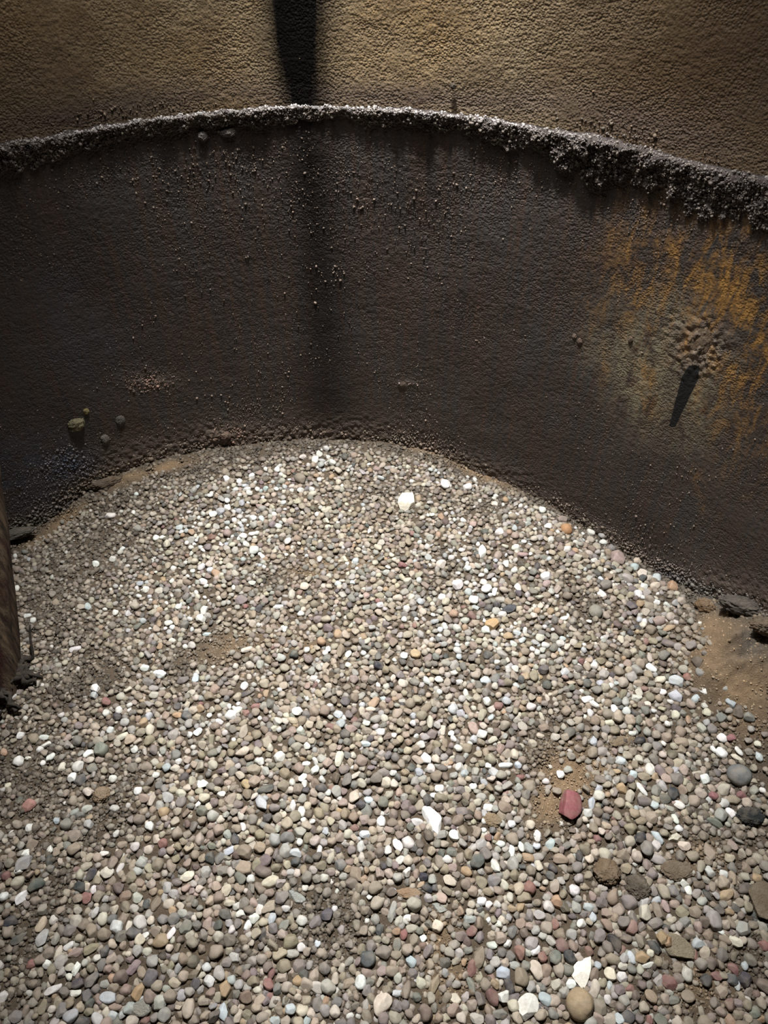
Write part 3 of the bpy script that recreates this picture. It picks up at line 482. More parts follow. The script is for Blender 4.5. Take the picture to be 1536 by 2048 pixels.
# the stones one notices first: x y long short angle colour shape thickness name category label
BIG = [(1140, 1612, 54, 44, 75, (124, 72, 74), 'a', .8, 'stone', 'stone', 'coarse crimson red stone lying on a patch of sand', 'the crimson stone'),
       (815, 1004, 40, 36, 70, (236, 224, 204), 'a', .75, 'stone', 'stone', 'cream white wedge-shaped stone casting a shadow near the far wall', 'the white wedge-shaped stone'),
       (1157, 2006, 58, 54, 60, (150, 130, 102), 's', .9, 'stone', 'stone', 'largest smooth rounded tan stone at the bottom edge of the gravel', 'the big smooth tan stone'),
       (1163, 1938, 62, 34, 62, (232, 224, 210), 'a', .55, 'stone', 'stone', 'jagged bright white stone just behind the big smooth tan stone', 'the jagged white stone'),
       (866, 1636, 58, 30, 125, (236, 232, 226), 'a', .6, 'stone', 'stone', 'bright white splinter-shaped stone in the middle of the gravel', 'the white splinter stone'),
       (1354, 1893, 66, 46, -45, (136, 124, 102), 'f', .35, 'stone', 'stone', 'large flat olive brown slab with a notched outline', 'the olive flat slab'),
       (1273, 1772, 56, 46, -25, (84, 74, 62), 'c', .7, 'dirt_clod', 'clod', 'dark brown earth clod with a ridged wedge shape', 'the dark ridged clod'),
       (1211, 1742, 58, 50, 0, (112, 92, 70), 'c', .75, 'dirt_clod', 'clod', 'crumbly brown earth clod with gritty shaded underside', 'the crumbly brown clod'),
       (1352, 1738, 70, 40, 0, (108, 92, 74), 'c', .35, 'dirt_clod', 'clod', 'flattened low clod of brown earth spread over the pebbles', 'the flattened brown clod'),
       (1499, 1632, 56, 36, -10, (38, 40, 40), 'c', .7, 'coal_lump', 'coal', 'rough black charcoal-like lump by the right border of the gravel', 'the black lump'),
       (1476, 1549, 46, 40, -30, (98, 98, 96), 's', .75, 'stone', 'stone', 'large smooth dark grey rounded stone half sunk in grey soil', 'the big dark grey stone'),
       (1526, 1799, 70, 62, 80, (106, 92, 74), 'f', .45, 'stone', 'stone', 'square flat dark brown slab cut by the right border', 'the square brown slab'),
       (285, 2014, 46, 34, 30, (146, 142, 132), 'f', .4, 'stone', 'stone', 'flat grey five-sided slab with a dark shadow beneath its edge', 'the grey five-sided slab'),
       (1054, 2010, 50, 40, 50, (206, 202, 192), 'a', .7, 'stone', 'stone', 'large mottled greyish white blocky stone at the bottom edge', 'the mottled white block'),
       (818, 1784, 52, 22, 0, (148, 122, 96), 'c', .4, 'dirt_clod', 'clod', 'small lumpy tan clod lying long and low among the pebbles', 'the long tan clod'),
       (983, 1639, 40, 30, -20, (140, 120, 94), 'c', .6, 'dirt_clod', 'clod', 'rounded tan clod close to the white splinter stone', 'the rounded tan clod'),
       (204, 1589, 38, 32, 40, (134, 112, 88), 'c', .75, 'dirt_clod', 'clod', 'brown heart-shaped clod on the bare dirt strip', 'the heart-shaped brown clod'),
       (983, 1250, 30, 27, 10, (172, 142, 104), 'a', .8, 'stone', 'stone', 'tan ochre flat-topped stone standing out among small pebbles', 'the flat-topped tan stone'),
       (1132, 1060, 24, 22, 0, (158, 118, 82), 's', .9, 'stone', 'stone', 'orange brown rounded stone near the edge of the far wall', 'the orange brown stone'),
       (1190, 1224, 28, 26, 0, (120, 115, 104), 's', .8, 'stone', 'stone', 'dusty round olive grey stone set in sandy soil', 'the dusty olive stone'),
       (1245, 1480, 60, 22, 10, (124, 106, 84), 'c', .35, 'dirt_clod', 'clod', 'long brown crust of dried earth on the gravel slope', 'the long brown crust'),
       (1320, 1878, 24, 25, 0, (146, 124, 92), 'r', .8, 'stone', 'stone', 'tan rounded stone resting on the olive flat slab', None),
       (1332, 1886, 20, 18, 30, (140, 110, 80), 'r', .8, 'stone', 'stone', 'small brown stone beside the tan one on the olive flat slab', None)]

def px_frame(px, py):
    """ground point, pixels per metre and sine of the view's slope there"""
    q = hit_ground(np.array([px], float), np.array([py], float))[0]
    d = project(q)[2]
    return q, FPX / float(d), (CAM_H - q[2]) / float(np.linalg.norm(q - np.array([0, 0, CAM_H])))

def world_axes(w, h, ang, ppm, sd):
    a = math.radians(ang); k = (1 + (1 / sd - 1) * 0.5)
    v = np.array([math.cos(a), math.sin(a) * k]); u = np.array([-math.sin(a), math.cos(a) * k])
    return w / ppm * np.linalg.norm(v) / 2, h / ppm * np.linalg.norm(u) / 2, math.atan2(v[1], v[0])

LIB = {}
def lib(kind, i, sub=4):
    k = (kind, i, sub)
    if k not in LIB:
        nm = {'r': 'pebble', 's': 'stone', 'a': 'pebble', 'f': 'slab', 'c': 'clod'}[kind]
        LIB[k] = mesh_np(nm, stone_verts(sub, 100 + i * 7 + ord(kind), kind), ICO[sub][1]); LIB[k].materials.append(M_CLOD if kind in 'cf' else M_STONE)
    return LIB[k]

def slope_quat(x, y):
    e = 0.02
    gx = (float(ground_base(x + e, y)) - float(ground_base(x - e, y))) / (2 * e); gy = (float(ground_base(x, y + e)) - float(ground_base(x, y - e))) / (2 * e)
    return Vector((0, 0, 1)).rotation_difference(Vector((-gx, -gy, 1)).normalized())

occ = []            # x, y, radius of every stone set so far
LAND = []
rs = random.Random(4)
for i, (px, py, w, h, an, c, kd, th, nm, cat, lab, ref) in enumerate(BIG):
    q, ppm, sd = px_frame(px, py + h * 0.10)
    a, b, yaw = world_axes(w, h, an, ppm, sd)
    me = lib(kd, 40 + i, 5)
    o = bpy.data.objects.new(nm, me); COL.objects.link(o)
    cth = th * b
    o.location = (q[0], q[1], q[2] + cth * (0.45 if kd != 'f' else 0.7) + (0.012 if ref is None else 0))
    o.rotation_mode = 'QUATERNION'
    o.rotation_quaternion = slope_quat(q[0], q[1]) @ Matrix.Rotation(yaw, 4, 'Z').to_quaternion()
    o.scale = (a, b, cth); o.color = (*lin(c), 1)
    o['label'] = lab; o['category'] = cat
    occ.append((q[0], q[1], a, b, yaw))
    if ref: LAND.append((px, py, ref))

# the 300 pebbles that show largest are things; smaller read-off pebbles go in with the gravel
def clash(p):
    return any(math.hypot((p[0] - B[0]), (p[1] - B[1])) < 0.36 * (B[2] + B[3]) / 2 + 0.4 * (p[2] + p[3]) / 2 for B in BIG[:21])
kept = []
for p in sorted(PLACED, key=lambda p: -p[2] * p[3]):
    if clash(p): continue
    if any(math.hypot(p[0] - k[0], p[1] - k[1]) < 0.40 * ((p[2] + p[3]) / 2 + (k[2] + k[3]) / 2) / 1.0 * 0.9 for k in kept): continue
    kept.append(p)
first = [(38.75, 1522.5), (60, 1611.25)]
kept.sort(key=lambda p: (not any(math.hypot(p[0] - a, p[1] - b) < 3 for a, b in first), -p[2] * p[3]))
single, loose = kept[:300], kept[300:]

def jit(c, rg, s=7):
    k = 1 + rg.uniform(-.10, .08)
    return [min(250, max(10, v * k + rg.uniform(-s, s) * .5)) for v in c]

def describe(p):
    asp = p[2] / p[3]
    shp = 'angular' if p[6] == 'a' else 'flat' if p[6] == 'f' else ('long' if asp > 1.65 else 'oval' if asp > 1.22 else 'round')
    return CW[p[5]] + ' ' + shp

def where(p, L):
    dx, dy = p[0] - L[0], p[1] - L[1]
    if abs(dx) > abs(dy): return 'to the right of' if dx > 0 else 'to the left of'
    return 'in front of' if dy > 0 else 'beyond'

NOTED = [((522.75, 1606.25), 'long smooth bluish grey pebble lying aslant in the middle of the gravel', 'the long bluish grey pebble'),
         ((233.75, 1854), 'bright white nearly round pebble among grey and brown ones, nearer side of the gravel', 'the bright white round pebble'),
         ((60, 1611.25), 'salmon pink rounded pebble by bare dirt near the left border of the gravel', 'the salmon pink pebble'),
         ((38.75, 1522.5), 'white round pebble on dark dirt close to the left border of the gravel', 'the white pebble on dark dirt'),
         ((735.25, 1916.5), 'large dark grey round pebble just in front of the bare soil patch', 'the large dark grey pebble'),
         ((985.5, 1994), 'large maroon red oval pebble close to the bottom border of the photo', 'the large maroon pebble'),
         ((217.5, 1994), 'large pale bluish oval pebble close to the bottom left corner of the photo', 'the large pale bluish pebble'),
         ((1229.5, 1884), 'large black oval pebble among brown ones beside the olive flat slab', 'the large black pebble')]
NOTE = {}
for (xy, lab, ref) in NOTED:
    i = min(range(len(single)), key=lambda i: math.hypot(single[i][0] - xy[0], single[i][1] - xy[1]))
    if math.hypot(single[i][0] - xy[0], single[i][1] - xy[1]) < 3:
        NOTE[i] = lab; LAND.append((*xy, ref))
    else: print('NO NOTE', ref)
LAND.append((25, 1320, 'the wooden post'))
ORD = ['', 'second ', 'third ', 'fourth ', 'fifth ', 'sixth ', 'seventh ', 'eighth ', 'ninth ']
keyed = {}
for i, p in enumerate(single):
    if i in NOTE: continue
    L = min(LAND, key=lambda L: math.hypot(L[0] - p[0], L[1] - p[1]))
    keyed.setdefault((describe(p), where(p, L), L[2]), []).append((math.hypot(L[0] - p[0], L[1] - p[1]), i))
LABEL = dict(NOTE)
for (d, wh, ref), items in keyed.items():
    items.sort()
    for k, (dist, i) in enumerate(items):
        LABEL[i] = f'{d} pebble {wh} {ref}' if len(items) == 1 else f'{d} pebble, {ORD[k]}nearest {wh} {ref}'

for i, p in enumerate(single):
    px, py, w, h, an, c, kd = p
    q, ppm, sd = px_frame(px, py + h * 0.10)
    a, b, yaw = world_axes(w, h, an, ppm, sd)
    a *= 1.0; b *= 1.0
    me = lib(kd, i % (22 if kd == 'r' else 9))
    o = bpy.data.objects.new('pebble', me); COL.objects.link(o)
    cth = b * rs.uniform(.68, .9) * (.5 if kd == 'f' else 1)
    o.location = (q[0], q[1], q[2] + cth * 0.50)
    o.rotation_mode = 'QUATERNION'
    tilt = Matrix.Rotation(rs.uniform(-.16, .16), 4, 'X') @ Matrix.Rotation(rs.uniform(-.16, .16), 4, 'Y')
    o.rotation_quaternion = slope_quat(q[0], q[1]) @ (Matrix.Rotation(yaw, 4, 'Z') @ tilt).to_quaternion()
    o.scale = (a * rs.choice((1, -1)), b, cth) if False else (a, b, cth)
    o.color = (*lin(jit(PALS[c], rs)), 1)
    o['label'] = LABEL[i]; o['category'] = 'pebble'; o['group'] = 'larger pebbles lying on the gravel'
    occ.append((q[0], q[1], a, b, yaw))

# ------------------------------------------------------------------ the rest of the gravel: one bed
SOIL = [(x, y, rx * 1.15, ry * 1.15, a, min(1, k * 1.1)) for (x, y, rx, ry, a, k) in SOIL]
def scatter_gravel():
    rg = np.random.RandomState(11)
    VX = [stone_verts(3, 900 + k * 13, 'r' if k < 12 else 'a') for k in range(16)]
    VL = [stone_verts(2, 900 + k * 13, 'r' if k < 12 else 'a') for k in range(16)]
    items = []       # x y z a b c yaw tilt1 tilt2 colour
    cell = 0.03; gridd = {}
    def put(x, y, r):
        gridd.setdefault((int(x // cell), int(y // cell)), []).append((x, y, r))
    def free(x, y, r, k):
        ci, cj = int(x // cell), int(y // cell)
        for i in (-1, 0, 1):
            for j in (-1, 0, 1):
                for (X, Y, q) in gridd.get((ci + i, cj + j), ()):
                    if (x - X) ** 2 + (y - Y) ** 2 < (k * (r + q)) ** 2: return False
        return True
    for (x, y, a, b, yaw) in occ:
        n = max(1, int(round(a / b)))
        for t in (np.linspace(-1, 1, n + 1) * (a - b) if n > 1 else [0]):
            put(x + math.cos(yaw) * t, y + math.sin(yaw) * t, min(b * 1.0, 0.028))
        if b > 0.02:
            for t in range(8):
                put(x + math.cos(t * .785) * b * .6, y + math.sin(t * .785) * b * .6, b * .42)
    for p in loose:
        q, ppm, sd = px_frame(p[0], p[1] + p[3] * .1)
        a, b, yaw = world_axes(p[2], p[3], p[4], ppm, sd)
        put(q[0], q[1], (a + b) / 2)
        items.append((q[0], q[1], q[2] + b * .38, a, b, b * .78, yaw, rg.uniform(-.2, .2), rg.uniform(-.2, .2), jit(PALS[p[5]], rs), p[6] == 'a'))
    # candidates over the visible floor
    n = 170000
    ang = rg.uniform(0, 2 * math.pi, n); rad = np.sqrt(rg.uniform(0, 1, n)) * (R - 0.012)
    x = CX + rad * np.sin(ang); y = CY + rad * np.cos(ang)
    z = ground(x, y); px, py, d = project(np.stack([x, y, z], -1))
    ok = (px > -420) & (px < 1950) & (py > 850) & (py < 2450) & (y > -.3)
    x, y, z, px, py, d = [v[ok] for v in (x, y, z, px, py, d)]
    soil = np.clip(blobs(px, py, SOIL), 0, 1)
    qq = np.stack([x, y, 0 * x], -1)
    soil = np.clip(soil + 0.25 * fbm(qq, 9, 3, 51), 0, 1)
    rim = R - np.hypot(x - CX, y - CY)
    ph = np.arctan2(x - CX, y - CY)
    rimw = np.interp(px, [0, 350, 420, 660, 760, 830, 1000, 1130, 1350, 1420, 1536, 1580, 1680], [.05, .05, .05, .02, .04, .05, .03, .02, .02, .12, .2, .2, .05])
    soil = np.maximum(soil, smooth(1 - (rim - rimw * .5) / (rimw + .02)) * .97)
    WH = blobs(px, py, [(500, 1060, 70, 60, 0, .5), (390, 1150, 60, 90, -20, .5), (370, 1290, 40, 60, 0, .45), (910, 1180, 60, 70, 0, .5), (1040, 1100, 70, 40, 0, .3), (990, 1020, 40, 20, 0, .3), (650, 930, 40, 30, 0, .5), (470, 1430, 60, 40, 0, .45),
                        (1150, 1040, 50, 40, 0, .25), (1120, 1260, 60, 60, 0, .35), (850, 1530, 60, 60, 0, .3), (960, 1560, 120, 50, 0, .35), (520, 970, 80, 30, 0, .3), (1050, 1250, 60, 80, 0, .25), (260, 1330, 60, 60, 0, .2), (620, 1600, 60, 80, 0, .2), (1210, 1080, 60, 40, 0, .25), (400, 1040, 40, 40, 0, .4), (880, 1240, 60, 60, 0, .3), (270, 1200, 40, 60, 0, .3), (1150, 1180, 50, 60, 0, .25)])
    # pebbles get coarser towards the near side, finer at the far left
    base = np.interp(py, [880, 1050, 1300, 1600, 2048], [.0086, .0089, .0097, .0109, .0123]) * np.interp(px, [0, 300, 500, 1100, 1400], [.84, .9, .96, 1.0, 1.1])
    PW = {'b': 31, 'B': 20, 'g': 13, 'G': 11, 'C': 8, 'P': 4, 'p': 5, 'T': 6, 'D': 3.5, 'W': 3.5, 'O': 2, 'R': .8, 'L': 1, 'K': .6}
    keys = list(PW); pw = np.array([PW[k] for k in keys]); pw = pw / pw.sum()
    for i in range(len(x)):
        s = soil[i]
        if rg.rand() < (min(.985, s * 1.18) if s < .86 else .997): continue
        r = base[i] * math.exp(rg.normal(0, .24)) * (1 - .38 * s)
        r = min(r, base[i] * 1.35)
        if not free(x[i], y[i], r, 0.735): continue
        put(x[i], y[i], r)
        asp = math.exp(abs(rg.normal(0, .22)))
        a, b = r * math.sqrt(asp), r / math.sqrt(asp)
        if rg.rand() < WH[i] * (1 - s * .6): k = rg.choice(['W', 'W', 'C', 'G', 'L'])
        else: k = keys[rg.choice(len(keys), p=pw)]
        c = np.array(jit(PALS[k], rs, 8))
        c = c + (np.array((123, 113, 101)) - c) * min(.8, .12 + .75 * s * (0.35 if k == 'W' else 1))
        cc = b * rg.uniform(.62, .95)
        items.append((x[i], y[i], z[i] + cc * rg.uniform(.2, .85), a, b, cc, rg.uniform(0, 6.28), rg.normal(0, .2), rg.normal(0, .2), c, rg.rand() < .2))
    top = len(items)
    # a lower layer showing in the gaps
    for i in rg.permutation(len(x))[:14000]:
        if rg.rand() < soil[i] * 1.5: continue
        r = base[i] * rg.uniform(.5, .85); k = keys[rg.choice(len(keys), p=pw)]
        c = np.array(jit(PALS[k], rs, 8)); c = c + (np.array((123, 113, 101)) - c) * .3
        items.append((x[i], y[i], z[i] - r * .12, r, r * .85, r * .75, rg.uniform(0, 6.28), 0, 0, c, False))
    VV, FF, CC = [], [], []; off = 0
    for (X, Y, Z, a, b, c, yw, t1, t2, colr, angl) in items:
        dd = project(np.array([X, Y, Z]))[2]
        lowres = (a * FPX / dd < 7.5) or len(VV) >= top
        k = rg.randint(12, 16) if angl else rg.randint(0, 12)
        V = (VL if lowres else VX)[k] * np.array([a, b, c]); F = ICO[2 if lowres else 3][1]
        c1, s1, c2, s2, cy, sy = math.cos(t1), math.sin(t1), math.cos(t2), math.sin(t2), math.cos(yw), math.sin(yw)
        M = np.array([[cy, -sy, 0], [sy, cy, 0], [0, 0, 1]]) @ np.array([[1, 0, 0], [0, c1, -s1], [0, s1, c1]]) @ np.array([[c2, 0, s2], [0, 1, 0], [-s2, 0, c2]])
        VV.append(V @ M.T + np.array([X, Y, Z])); FF.append(F + off); off += len(V)
        CC.append(np.repeat(np.array([[*lin(colr), 1.0]]), len(V), 0))
    me = mesh_np('gravel', np.concatenate(VV), np.concatenate(FF), {'tint': ('FLOAT_COLOR', np.concatenate(CC))})
    print('GRAVEL', len(items), 'top', top, 'verts', off)
    add('gravel', me, M_GRAVEL, None, 'bed of small mixed river pebbles covering the tank floor', 'gravel', 'stuff')
scatter_gravel()

# ------------------------------------------------------------------ grit: crumbs on the ground, grains on the wall
def merge_grains(name, P, rad, cols, mat, label, cat, seed, squash=1.0):
    rg = np.random.RandomState(seed); V0, F0 = ICO[1]
    V0 = V0[:12] if False else V0
    n = len(P); K = len(V0)
    shapes = np.stack([stone_verts(1, 3000 + k, 'a') for k in range(8)])
    V = shapes[rg.randint(0, 8, n)]
    a = rg.uniform(0, 6.28, n); c, s = np.cos(a)[:, None], np.sin(a)[:, None]
    x = V[..., 0] * c - V[..., 1] * s; y = V[..., 0] * s + V[..., 1] * c
    V = np.stack([x, y, V[..., 2] * squash], -1) * rad[:, None, None] * rg.uniform(.7, 1.2, (n, 1, 3)) + P[:, None, :]
    F = (F0[None] + (np.arange(n) * K)[:, None, None]).reshape(-1, 3)
    C = np.repeat(np.concatenate([cols, np.ones((n, 1))], 1)[:, None, :], K, 1).reshape(-1, 4)
    me = mesh_np(name, V.reshape(-1, 3), F, {'tint': ('FLOAT_COLOR', C)})
    return add(name, me, mat, None, label, cat, 'stuff')

def crumbs():
    rg = np.random.RandomState(21); n = 170000
    ang = rg.uniform(0, 2 * math.pi, n); rad = np.sqrt(rg.uniform(0, 1, n)) * (R - 0.006)
    x = CX + rad * np.sin(ang); y = CY + rad * np.cos(ang); z = ground(x, y)
    px, py, d = project(np.stack([x, y, z], -1))
    soil = np.clip(blobs(px, py, SOIL), 0, 1); sand = np.clip(blobs(px, py, SAND), 0, 1)
    rim = R - np.hypot(x - CX, y - CY)
    pr = np.maximum(soil, smooth(1 - rim / .09)) + .03
    ok = (px > -100) & (px < 1640) & (py > 850) & (py < 2150) & (y > -.1) & (rg.rand(n) < pr)
    x, y, z, sand = x[ok], y[ok], z[ok], sand[ok]
    r = np.exp(rg.normal(math.log(.0031), .46, len(x))); r = np.minimum(r, .0085) * (1 - .62 * np.clip(sand * 1.3, 0, 1))
    c = lin((86, 77, 67)) + (lin((156, 130, 100)) - lin((86, 77, 67))) * sand[:, None]
    c = c * rg.uniform(.5, 1.5, (len(x), 1))
    z = z + np.maximum(relief(x, y)[0] - .002, 0)
    merge_grains('soil_crumbs', np.stack([x, y, z + r * .3], -1), r, c, M_CRUMB, 'fine brown crumbs of soil between and over the pebbles', 'soil', 22, .8)
crumbs()

COARSE = [(1402, 688, 44, 56, 0, .62, (118, 94, 72)), (300, 768, 40, 13, 0, .75, (140, 112, 100)), (448, 872, 40, 20, 0, .8, (118, 96, 82)), (1430, 390, 110, 34, -18, .5, (84, 76, 72)), (1230, 290, 80, 34, -14, .7, (96, 88, 84)),
          (810, 768, 20, 5, 0, .7, (140, 124, 118)), (125, 930, 60, 30, 5, .6, (76, 80, 92)), (1340, 340, 120, 28, -14, .6, (90, 82, 78)), (560, 890, 240, 14, 2, .5, (100, 86, 74)), (830, 905, 160, 12, -12, .6, (108, 92, 76)),
          (1010, 970, 130, 12, -25, .6, (98, 86, 74)), (1200, 1075, 130, 14, -36, .6, (90, 80, 70)), (220, 950, 120, 16, 22, .5, (100, 86, 70)), (1450, 1190, 120, 26, -16, .5, (92, 88, 82)), (215, 880, 22, 18, 0, .6, (104, 98, 94)),
          (60, 1050, 90, 22, 20, .5, (84, 78, 70)), (200, 232, 160, 14, 10, .35, (100, 88, 78)), (840, 210, 30, 8, 0, .7, (112, 104, 100)), (1100, 232, 130, 12, -10, .5, (88, 78, 70)), (1180, 690, 30, 40, 0, .08, (112, 94, 80))]
def wall_grains():
    rg = np.random.RandomState(31); n = 240000
    ph = rg.uniform(-1.25, 1.35, n); z = rg.uniform(-.12, 1.3, n)
    P = np.stack([CX + R * np.sin(ph), CY + R * np.cos(ph), z], -1)
    px, py, d = project(P)
    silt = np.clip(blobs(px, py, SILT), 0, 1); blue = np.clip(blobs(px, py, BLUE), 0, 1)
    q = np.stack([ph * R, z, 0 * z], -1)
    zl = ledge_z(ph)
    up = z > zl - .02
    gz = np.interp(ph, fb_phi, fbp[:, 2])
    base = smooth(1 - (z - gz) / .085)
    under = smooth(1 - (zl - z) / .40) * .16 * (~up)
    coarse = np.zeros(n); cc = np.zeros((n, 3))
    for (x0, y0, rx, ry, an, st, c) in COARSE:
        w = blobs(px, py, [(x0, y0, rx, ry, an, st)]); m = w > coarse
        coarse[m] = w[m]; cc[m] = lin(c)
    dens = np.clip(.02 + .20 * np.clip(fbm(q, 6, 3, 45) + .1, 0, 1) + silt * .55 + base * .5 + under + blue * .25 + coarse, 0, 1) * np.where(up, np.where(z > zl + .03, .04, .22), 1)
    ok = (rg.rand(n) < dens) & (px > -60) & (px < 1600) & (py > -60) & (py < 1300)
    ph, z, up, silt, blue, P, coarse, cc, base = [v[ok] for v in (ph, z, up, silt, blue, P, coarse, cc, base)]
    r = np.minimum(np.exp(rg.normal(math.log(.00118), .40, len(z))), .0055) * (1 + .95 * coarse + .7 * base)
    rr = np.where(up, R + .0125, R) - r * np.where(up, -.35, -.15 + .35 * np.clip(coarse + base, 0, 1))
    P = np.stack([CX + rr * np.sin(ph), CY + rr * np.cos(ph), z], -1)
    c0 = lin((104, 90, 80)); c = np.repeat(c0[None], len(z), 0)
    c = c + (lin((82, 86, 98)) - c) * (blue * .8)[:, None]
    c = np.where(up[:, None], lin((112, 92, 70))[None], c)
    c = c + (cc - c) * np.clip(coarse * 2, 0, 1)[:, None]
    c = c * rg.uniform(.5, 1.9, (len(z), 1))
    # grains caked on the ledge crust
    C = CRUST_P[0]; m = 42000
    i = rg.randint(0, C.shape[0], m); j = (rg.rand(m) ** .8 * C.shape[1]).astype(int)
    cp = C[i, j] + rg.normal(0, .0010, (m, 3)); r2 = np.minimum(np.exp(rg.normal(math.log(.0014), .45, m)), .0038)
    lit_lip = (np.clip(1 - j / (C.shape[1] * .24), 0, 1) * np.interp(project(cp)[0], [900, 1250], [1, .25]))[:, None]; c2 = (lin((96, 87, 82)) * (1 - lit_lip) + lin((178, 172, 170)) * lit_lip) * rg.uniform(.55, 1.5, (m, 1))  # top grains paled to paint in light from above, weaker to the right
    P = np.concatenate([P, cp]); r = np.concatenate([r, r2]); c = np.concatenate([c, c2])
    print('WALL GRAINS', len(r))
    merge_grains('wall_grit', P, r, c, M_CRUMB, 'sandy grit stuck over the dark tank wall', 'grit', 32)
wall_grains()

# ------------------------------------------------------------------ clumps sticking to the wall
def clump(px, py, wpx, hpx, c, label, depth=.6, seed=0, name='mud_clump', group=None):
    q = hit_cyl(np.array([float(px)]), np.array([float(py)]))[0]; d = float(project(q)[2]); ppm = FPX / d
    ph = math.atan2(q[0] - CX, q[1] - CY)
    if q[2] > float(ledge_z(np.array([ph]))[0]): pass
    V = stone_verts(5 if wpx > 12 else 4, 700 + seed, 'c')
    V = V * (1 + .20 * fbm(V + seed * 5.0, 4, 3, seed + 60, .65))[:, None]
    me = mesh_np(name, V, ICO[5 if wpx > 12 else 4][1])
    o = add(name, me, None, None, label, 'clump', None, group); me.materials.append(M_CLOD)
    a, b = wpx / ppm / 2, hpx / ppm / 2 * 1.15
    o.scale = (a, min(a, b) * depth, b); o.rotation_euler = (0, 0, -ph)
    off = -0.15 * min(a, b) * depth
    o.location = (q[0] + math.sin(ph) * off, q[1] + math.cos(ph) * off, q[2]); o.color = (*lin(c), 1)
    return o
clump(1402, 682, 54, 66, (104, 84, 64), 'brown gritty mud clump on the wall above the black mark', .22, 1)
clump(152, 848, 36, 26, (120, 112, 84), 'yellowish grey flake clump low on the dark wall near the blue stained patch', .8, 2)
clump(210, 878, 18, 22, (104, 98, 92), 'small grey crumbly clump low on the wall beside the yellowish flake', .6, 3)
clump(240, 840, 20, 22, (92, 88, 82), 'small dark grey clump on the wall above the blue stained patch', .6, 4)
clump(172, 822, 12, 12, (132, 116, 70), 'tiny ochre clump just above the yellowish flake', .8, 5)
clump(450, 870, 26, 20, (110, 88, 76), 'reddish brown clump on the wall foot above the gravel', .8, 6)
clump(406, 272, 20, 18, (100, 92, 88), 'small grey clump hanging just under the ledge', .7, 7)
clump(456, 265, 32, 16, (104, 96, 92), 'wider grey clump hanging just under the ledge beside a smaller one', .7, 8)
clump(1018, 290, 16, 18, (92, 82, 76), 'lone round clump on the wall under the ledge', .7, 9)
clump(906, 172, 14, 12, (78, 66, 54), 'dark nub sticking out of the ochre wall above the ledge', .8, 10)
clump(1160, 682, 12, 14, (104, 84, 72), 'lower brown lump of a pair on the wall left of the rust patch', .8, 11)
clump(1150, 671, 11, 12, (108, 90, 78), 'upper brown lump of a pair on the wall left of the rust patch', .8, 12)
clump(1262, 679, 12, 16, (104, 84, 68), 'small brown lump on the wall at the border of the rust patch', .8, 13)
clump(725, 897, 22, 14, (106, 90, 74), 'brown clod where the far wall meets the gravel', .8, 14)

def bank_chunk(px, py, wpx, hpx, c, label, th, seed, lift=.01, yaw=0.0):
    q, ppm, sd = px_frame(px, py)
    V = stone_verts(5, 800 + seed, 'c'); V = V * (1 + .16 * fbm(V + seed * 5.0, 5, 4, seed + 40, .65))[:, None]; me = mesh_np('sediment_chunk', V, ICO[5][1])
    o = add('sediment_chunk', me, None, None, label, 'sediment', None); me.materials.append(M_CLOD)
    a, b = wpx / ppm / 2, hpx / ppm / 2
    o.scale = (a, b * 1.1, th); o.rotation_euler = (0, 0, yaw); o.location = (q[0], q[1], q[2] + lift); o.color = (*lin(c), 1)
bank_chunk(1408, 1218, 44, 26, (120, 94, 68), 'broken brown sediment edge at the foot of the curved wall', .022, 1, .012, -.6)
bank_chunk(1474, 1228, 96, 34, (84, 77, 70), 'tilted grey brown crust plate with a dark gap underneath', .026, 2, .034, -.45)
bank_chunk(1528, 1276, 84, 36, (104, 86, 68), 'brown crust plate overhanging a dark hollow by the wall', .028, 3, .045, -.3)
bank_chunk(38, 1082, 84, 24, (92, 86, 78), 'grey crust plate overhanging the gravel behind the wooden post', .016, 4, .03, .35)
bank_chunk(215, 972, 76, 20, (96, 80, 64), 'brown crusted sediment ridge on the far gravel edge', .018, 5, .012, .4)

# ------------------------------------------------------------------ weathered post at the frame edge, with its frayed foot
def wood_mat():
    m, t, b = nt('old_wood', 0.9, 0.15)
    p = N(t, 'ShaderNodeTexCoord').outputs['Object']
    g = noise(t, mapped(t, p, (90, 90, 5)), 1.0, 6, 0.7, 0.4); g2 = noise(t, mapped(t, p, (30, 30, 4)), 1.0, 4, 0.6)
    c = mix(t, ramp(t, g, 0.36, 0.64), col(30, 24, 20), col(92, 76, 60)); c = mix(t, ramp(t, g2, 0.5, 0.68), c, col(48, 28, 22))
    t.links.new(c, b.inputs['Base Color']); bump(t, b, g, 1.0, 0.006); return m
M_WOOD = wood_mat()
M_FIBRE = rough_stone_mat('fibre', col(26, 22, 20), col(66, 58, 50), 60, .6, .002)

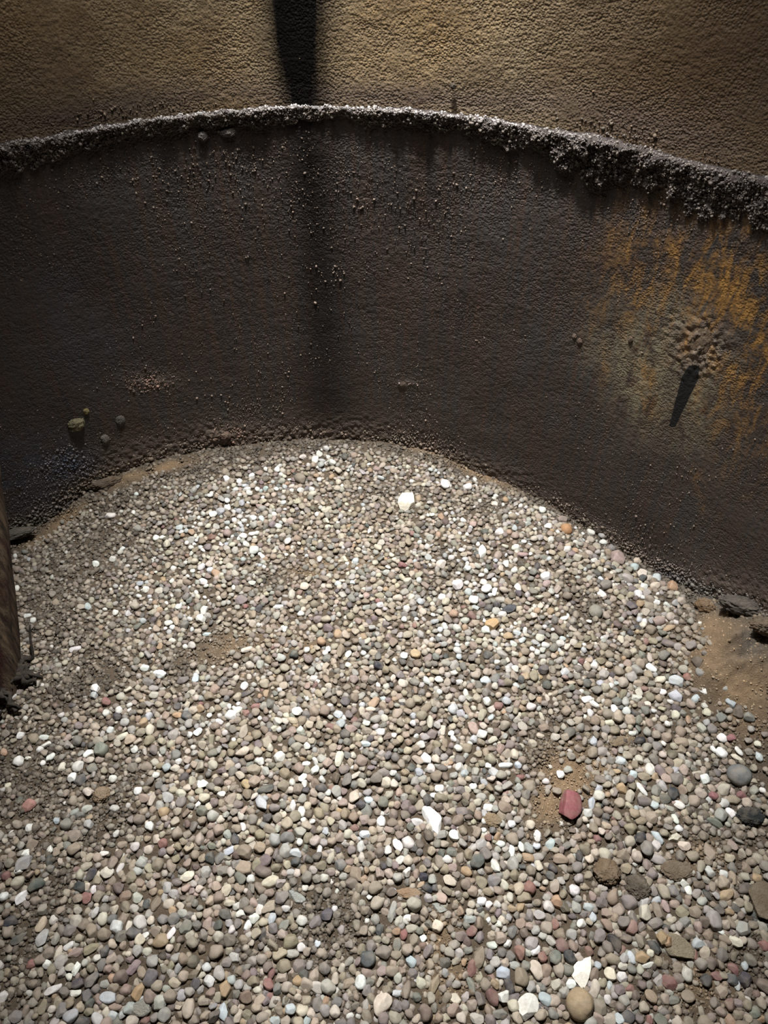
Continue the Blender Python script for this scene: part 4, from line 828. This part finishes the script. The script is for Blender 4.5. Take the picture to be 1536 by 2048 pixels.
def tube(path, rads, seg=14, seed=0, rough=0.0):
    path = np.array(path, float); n = len(path); V = []
    for i in range(n):
        d = path[min(i + 1, n - 1)] - path[max(i - 1, 0)]; d /= np.linalg.norm(d)
        u = np.cross(d, [0, 1, 0.01]); u /= np.linalg.norm(u); v = np.cross(d, u)
        for k in range(seg):
            a = 2 * math.pi * k / seg; r = rads[i]
            dirn = math.cos(a) * u + math.sin(a) * v
            if rough:
                r = r * (1 + rough * float(vnoise(np.array([[math.cos(a) * 2, math.sin(a) * 2, i * .08]]), 1.6, seed)[0]) + rough * .5 * float(vnoise(np.array([[math.cos(a) * 5, math.sin(a) * 5, i * .12]]), 1.8, seed + 5)[0]))
            V.append(path[i] + dirn * r)
    F = [[i * seg + k, i * seg + (k + 1) % seg, (i + 1) * seg + (k + 1) % seg, (i + 1) * seg + k] for i in range(n - 1) for k in range(seg)]
    V.append(path[0]); V.append(path[-1])
    me = bpy.data.meshes.new('tube')
    F += [[len(V) - 2, (k + 1) % seg, k] for k in range(seg)] + [[len(V) - 1, (n - 1) * seg + k, (n - 1) * seg + (k + 1) % seg] for k in range(seg)]
    me.from_pydata([tuple(v) for v in V], [], F)
    for f in me.polygons: f.use_smooth = True
    return me

def post():
    foot = hit_ground(np.array([-18.0]), np.array([1368.0]))[0]
    root = bpy.data.objects.new('wooden_post', None); COL.objects.link(root); root.location = foot
    root['label'] = 'dark weathered wooden post standing in the gravel at the left border'; root['category'] = 'post'
    # leaning post: its upper end leaves the frame
    d = float(project(foot)[2])
    rr = ray(-48.0, 1040.0); top = rr * (d * .93) / float(rr[1] * cT - rr[2] * sT) + np.array([0, 0, CAM_H])
    n = 44; T = np.linspace(-.06, 1.75, n)
    ax = top - foot
    path = [ax * t + np.array([0, 0, -0.0]) for t in T]
    w = 54.0 / (FPX / d)
    rad = [w * (1.04 - .10 * t) for t in np.clip(T, 0, 2)]
    me = tube(path, rad, 40, 3, .10); me.name = 'shaft'; add('shaft', me, M_WOOD, root)
    rg = random.Random(8)
    for k in range(7):
        a = rg.uniform(-1.1, .8); b0 = np.array([math.cos(a), math.sin(a), 0]) * w * .9 + np.array([0, 0, .03])
        pth = [b0 + np.array([math.cos(a), math.sin(a), 0]) * w * (.1 + .16 * j) + np.array([rg.uniform(-.008, .008), rg.uniform(-.01, .01), -.005 * j + rg.uniform(-.008, .01)]) for j in range(6)]
        me = tube(pth, [.010 * (1 - .12 * j) * rg.uniform(.7, 1.2) for j in range(6)], 10, k, .3); me.name = 'frayed_fibre'
        add('frayed_fibre', me, M_FIBRE, root)
    # dark lump standing in for the shadow at the foot of the post
    V = stone_verts(5, 555, 'c'); me = mesh_np('foot_shadow', V, ICO[5][1]); o = add('foot_shadow', me, M_FIBRE, root)
    q = hit_ground(np.array([-2.0]), np.array([1352.0]))[0]
    o.location = tuple(q - foot + np.array([0, 0, .012])); o.scale = (.085, .065, .05)
post()

def twig():
    a = hit_ground(np.array([66.0]), np.array([1322.0]))[0]
    d = float(project(a)[2])
    rr = ray(59.0, 1250.0); b = rr * (d * .985) / float(rr[1] * cT - rr[2] * sT) + np.array([0, 0, CAM_H])
    pth = [a + (b - a) * t + np.array([.0012 * math.sin(t * 7), .001 * math.cos(t * 5), 0]) for t in np.linspace(-.05, 1, 12)]
    me = tube(pth, [.0036 - .0011 * t for t in np.linspace(0, 1, 12)], 10, 2, .15); me.name = 'twig'
    o = add('twig', me, M_FIBRE, None, 'thin dark twig standing upright beside the foot of the wooden post', 'twig')
twig()
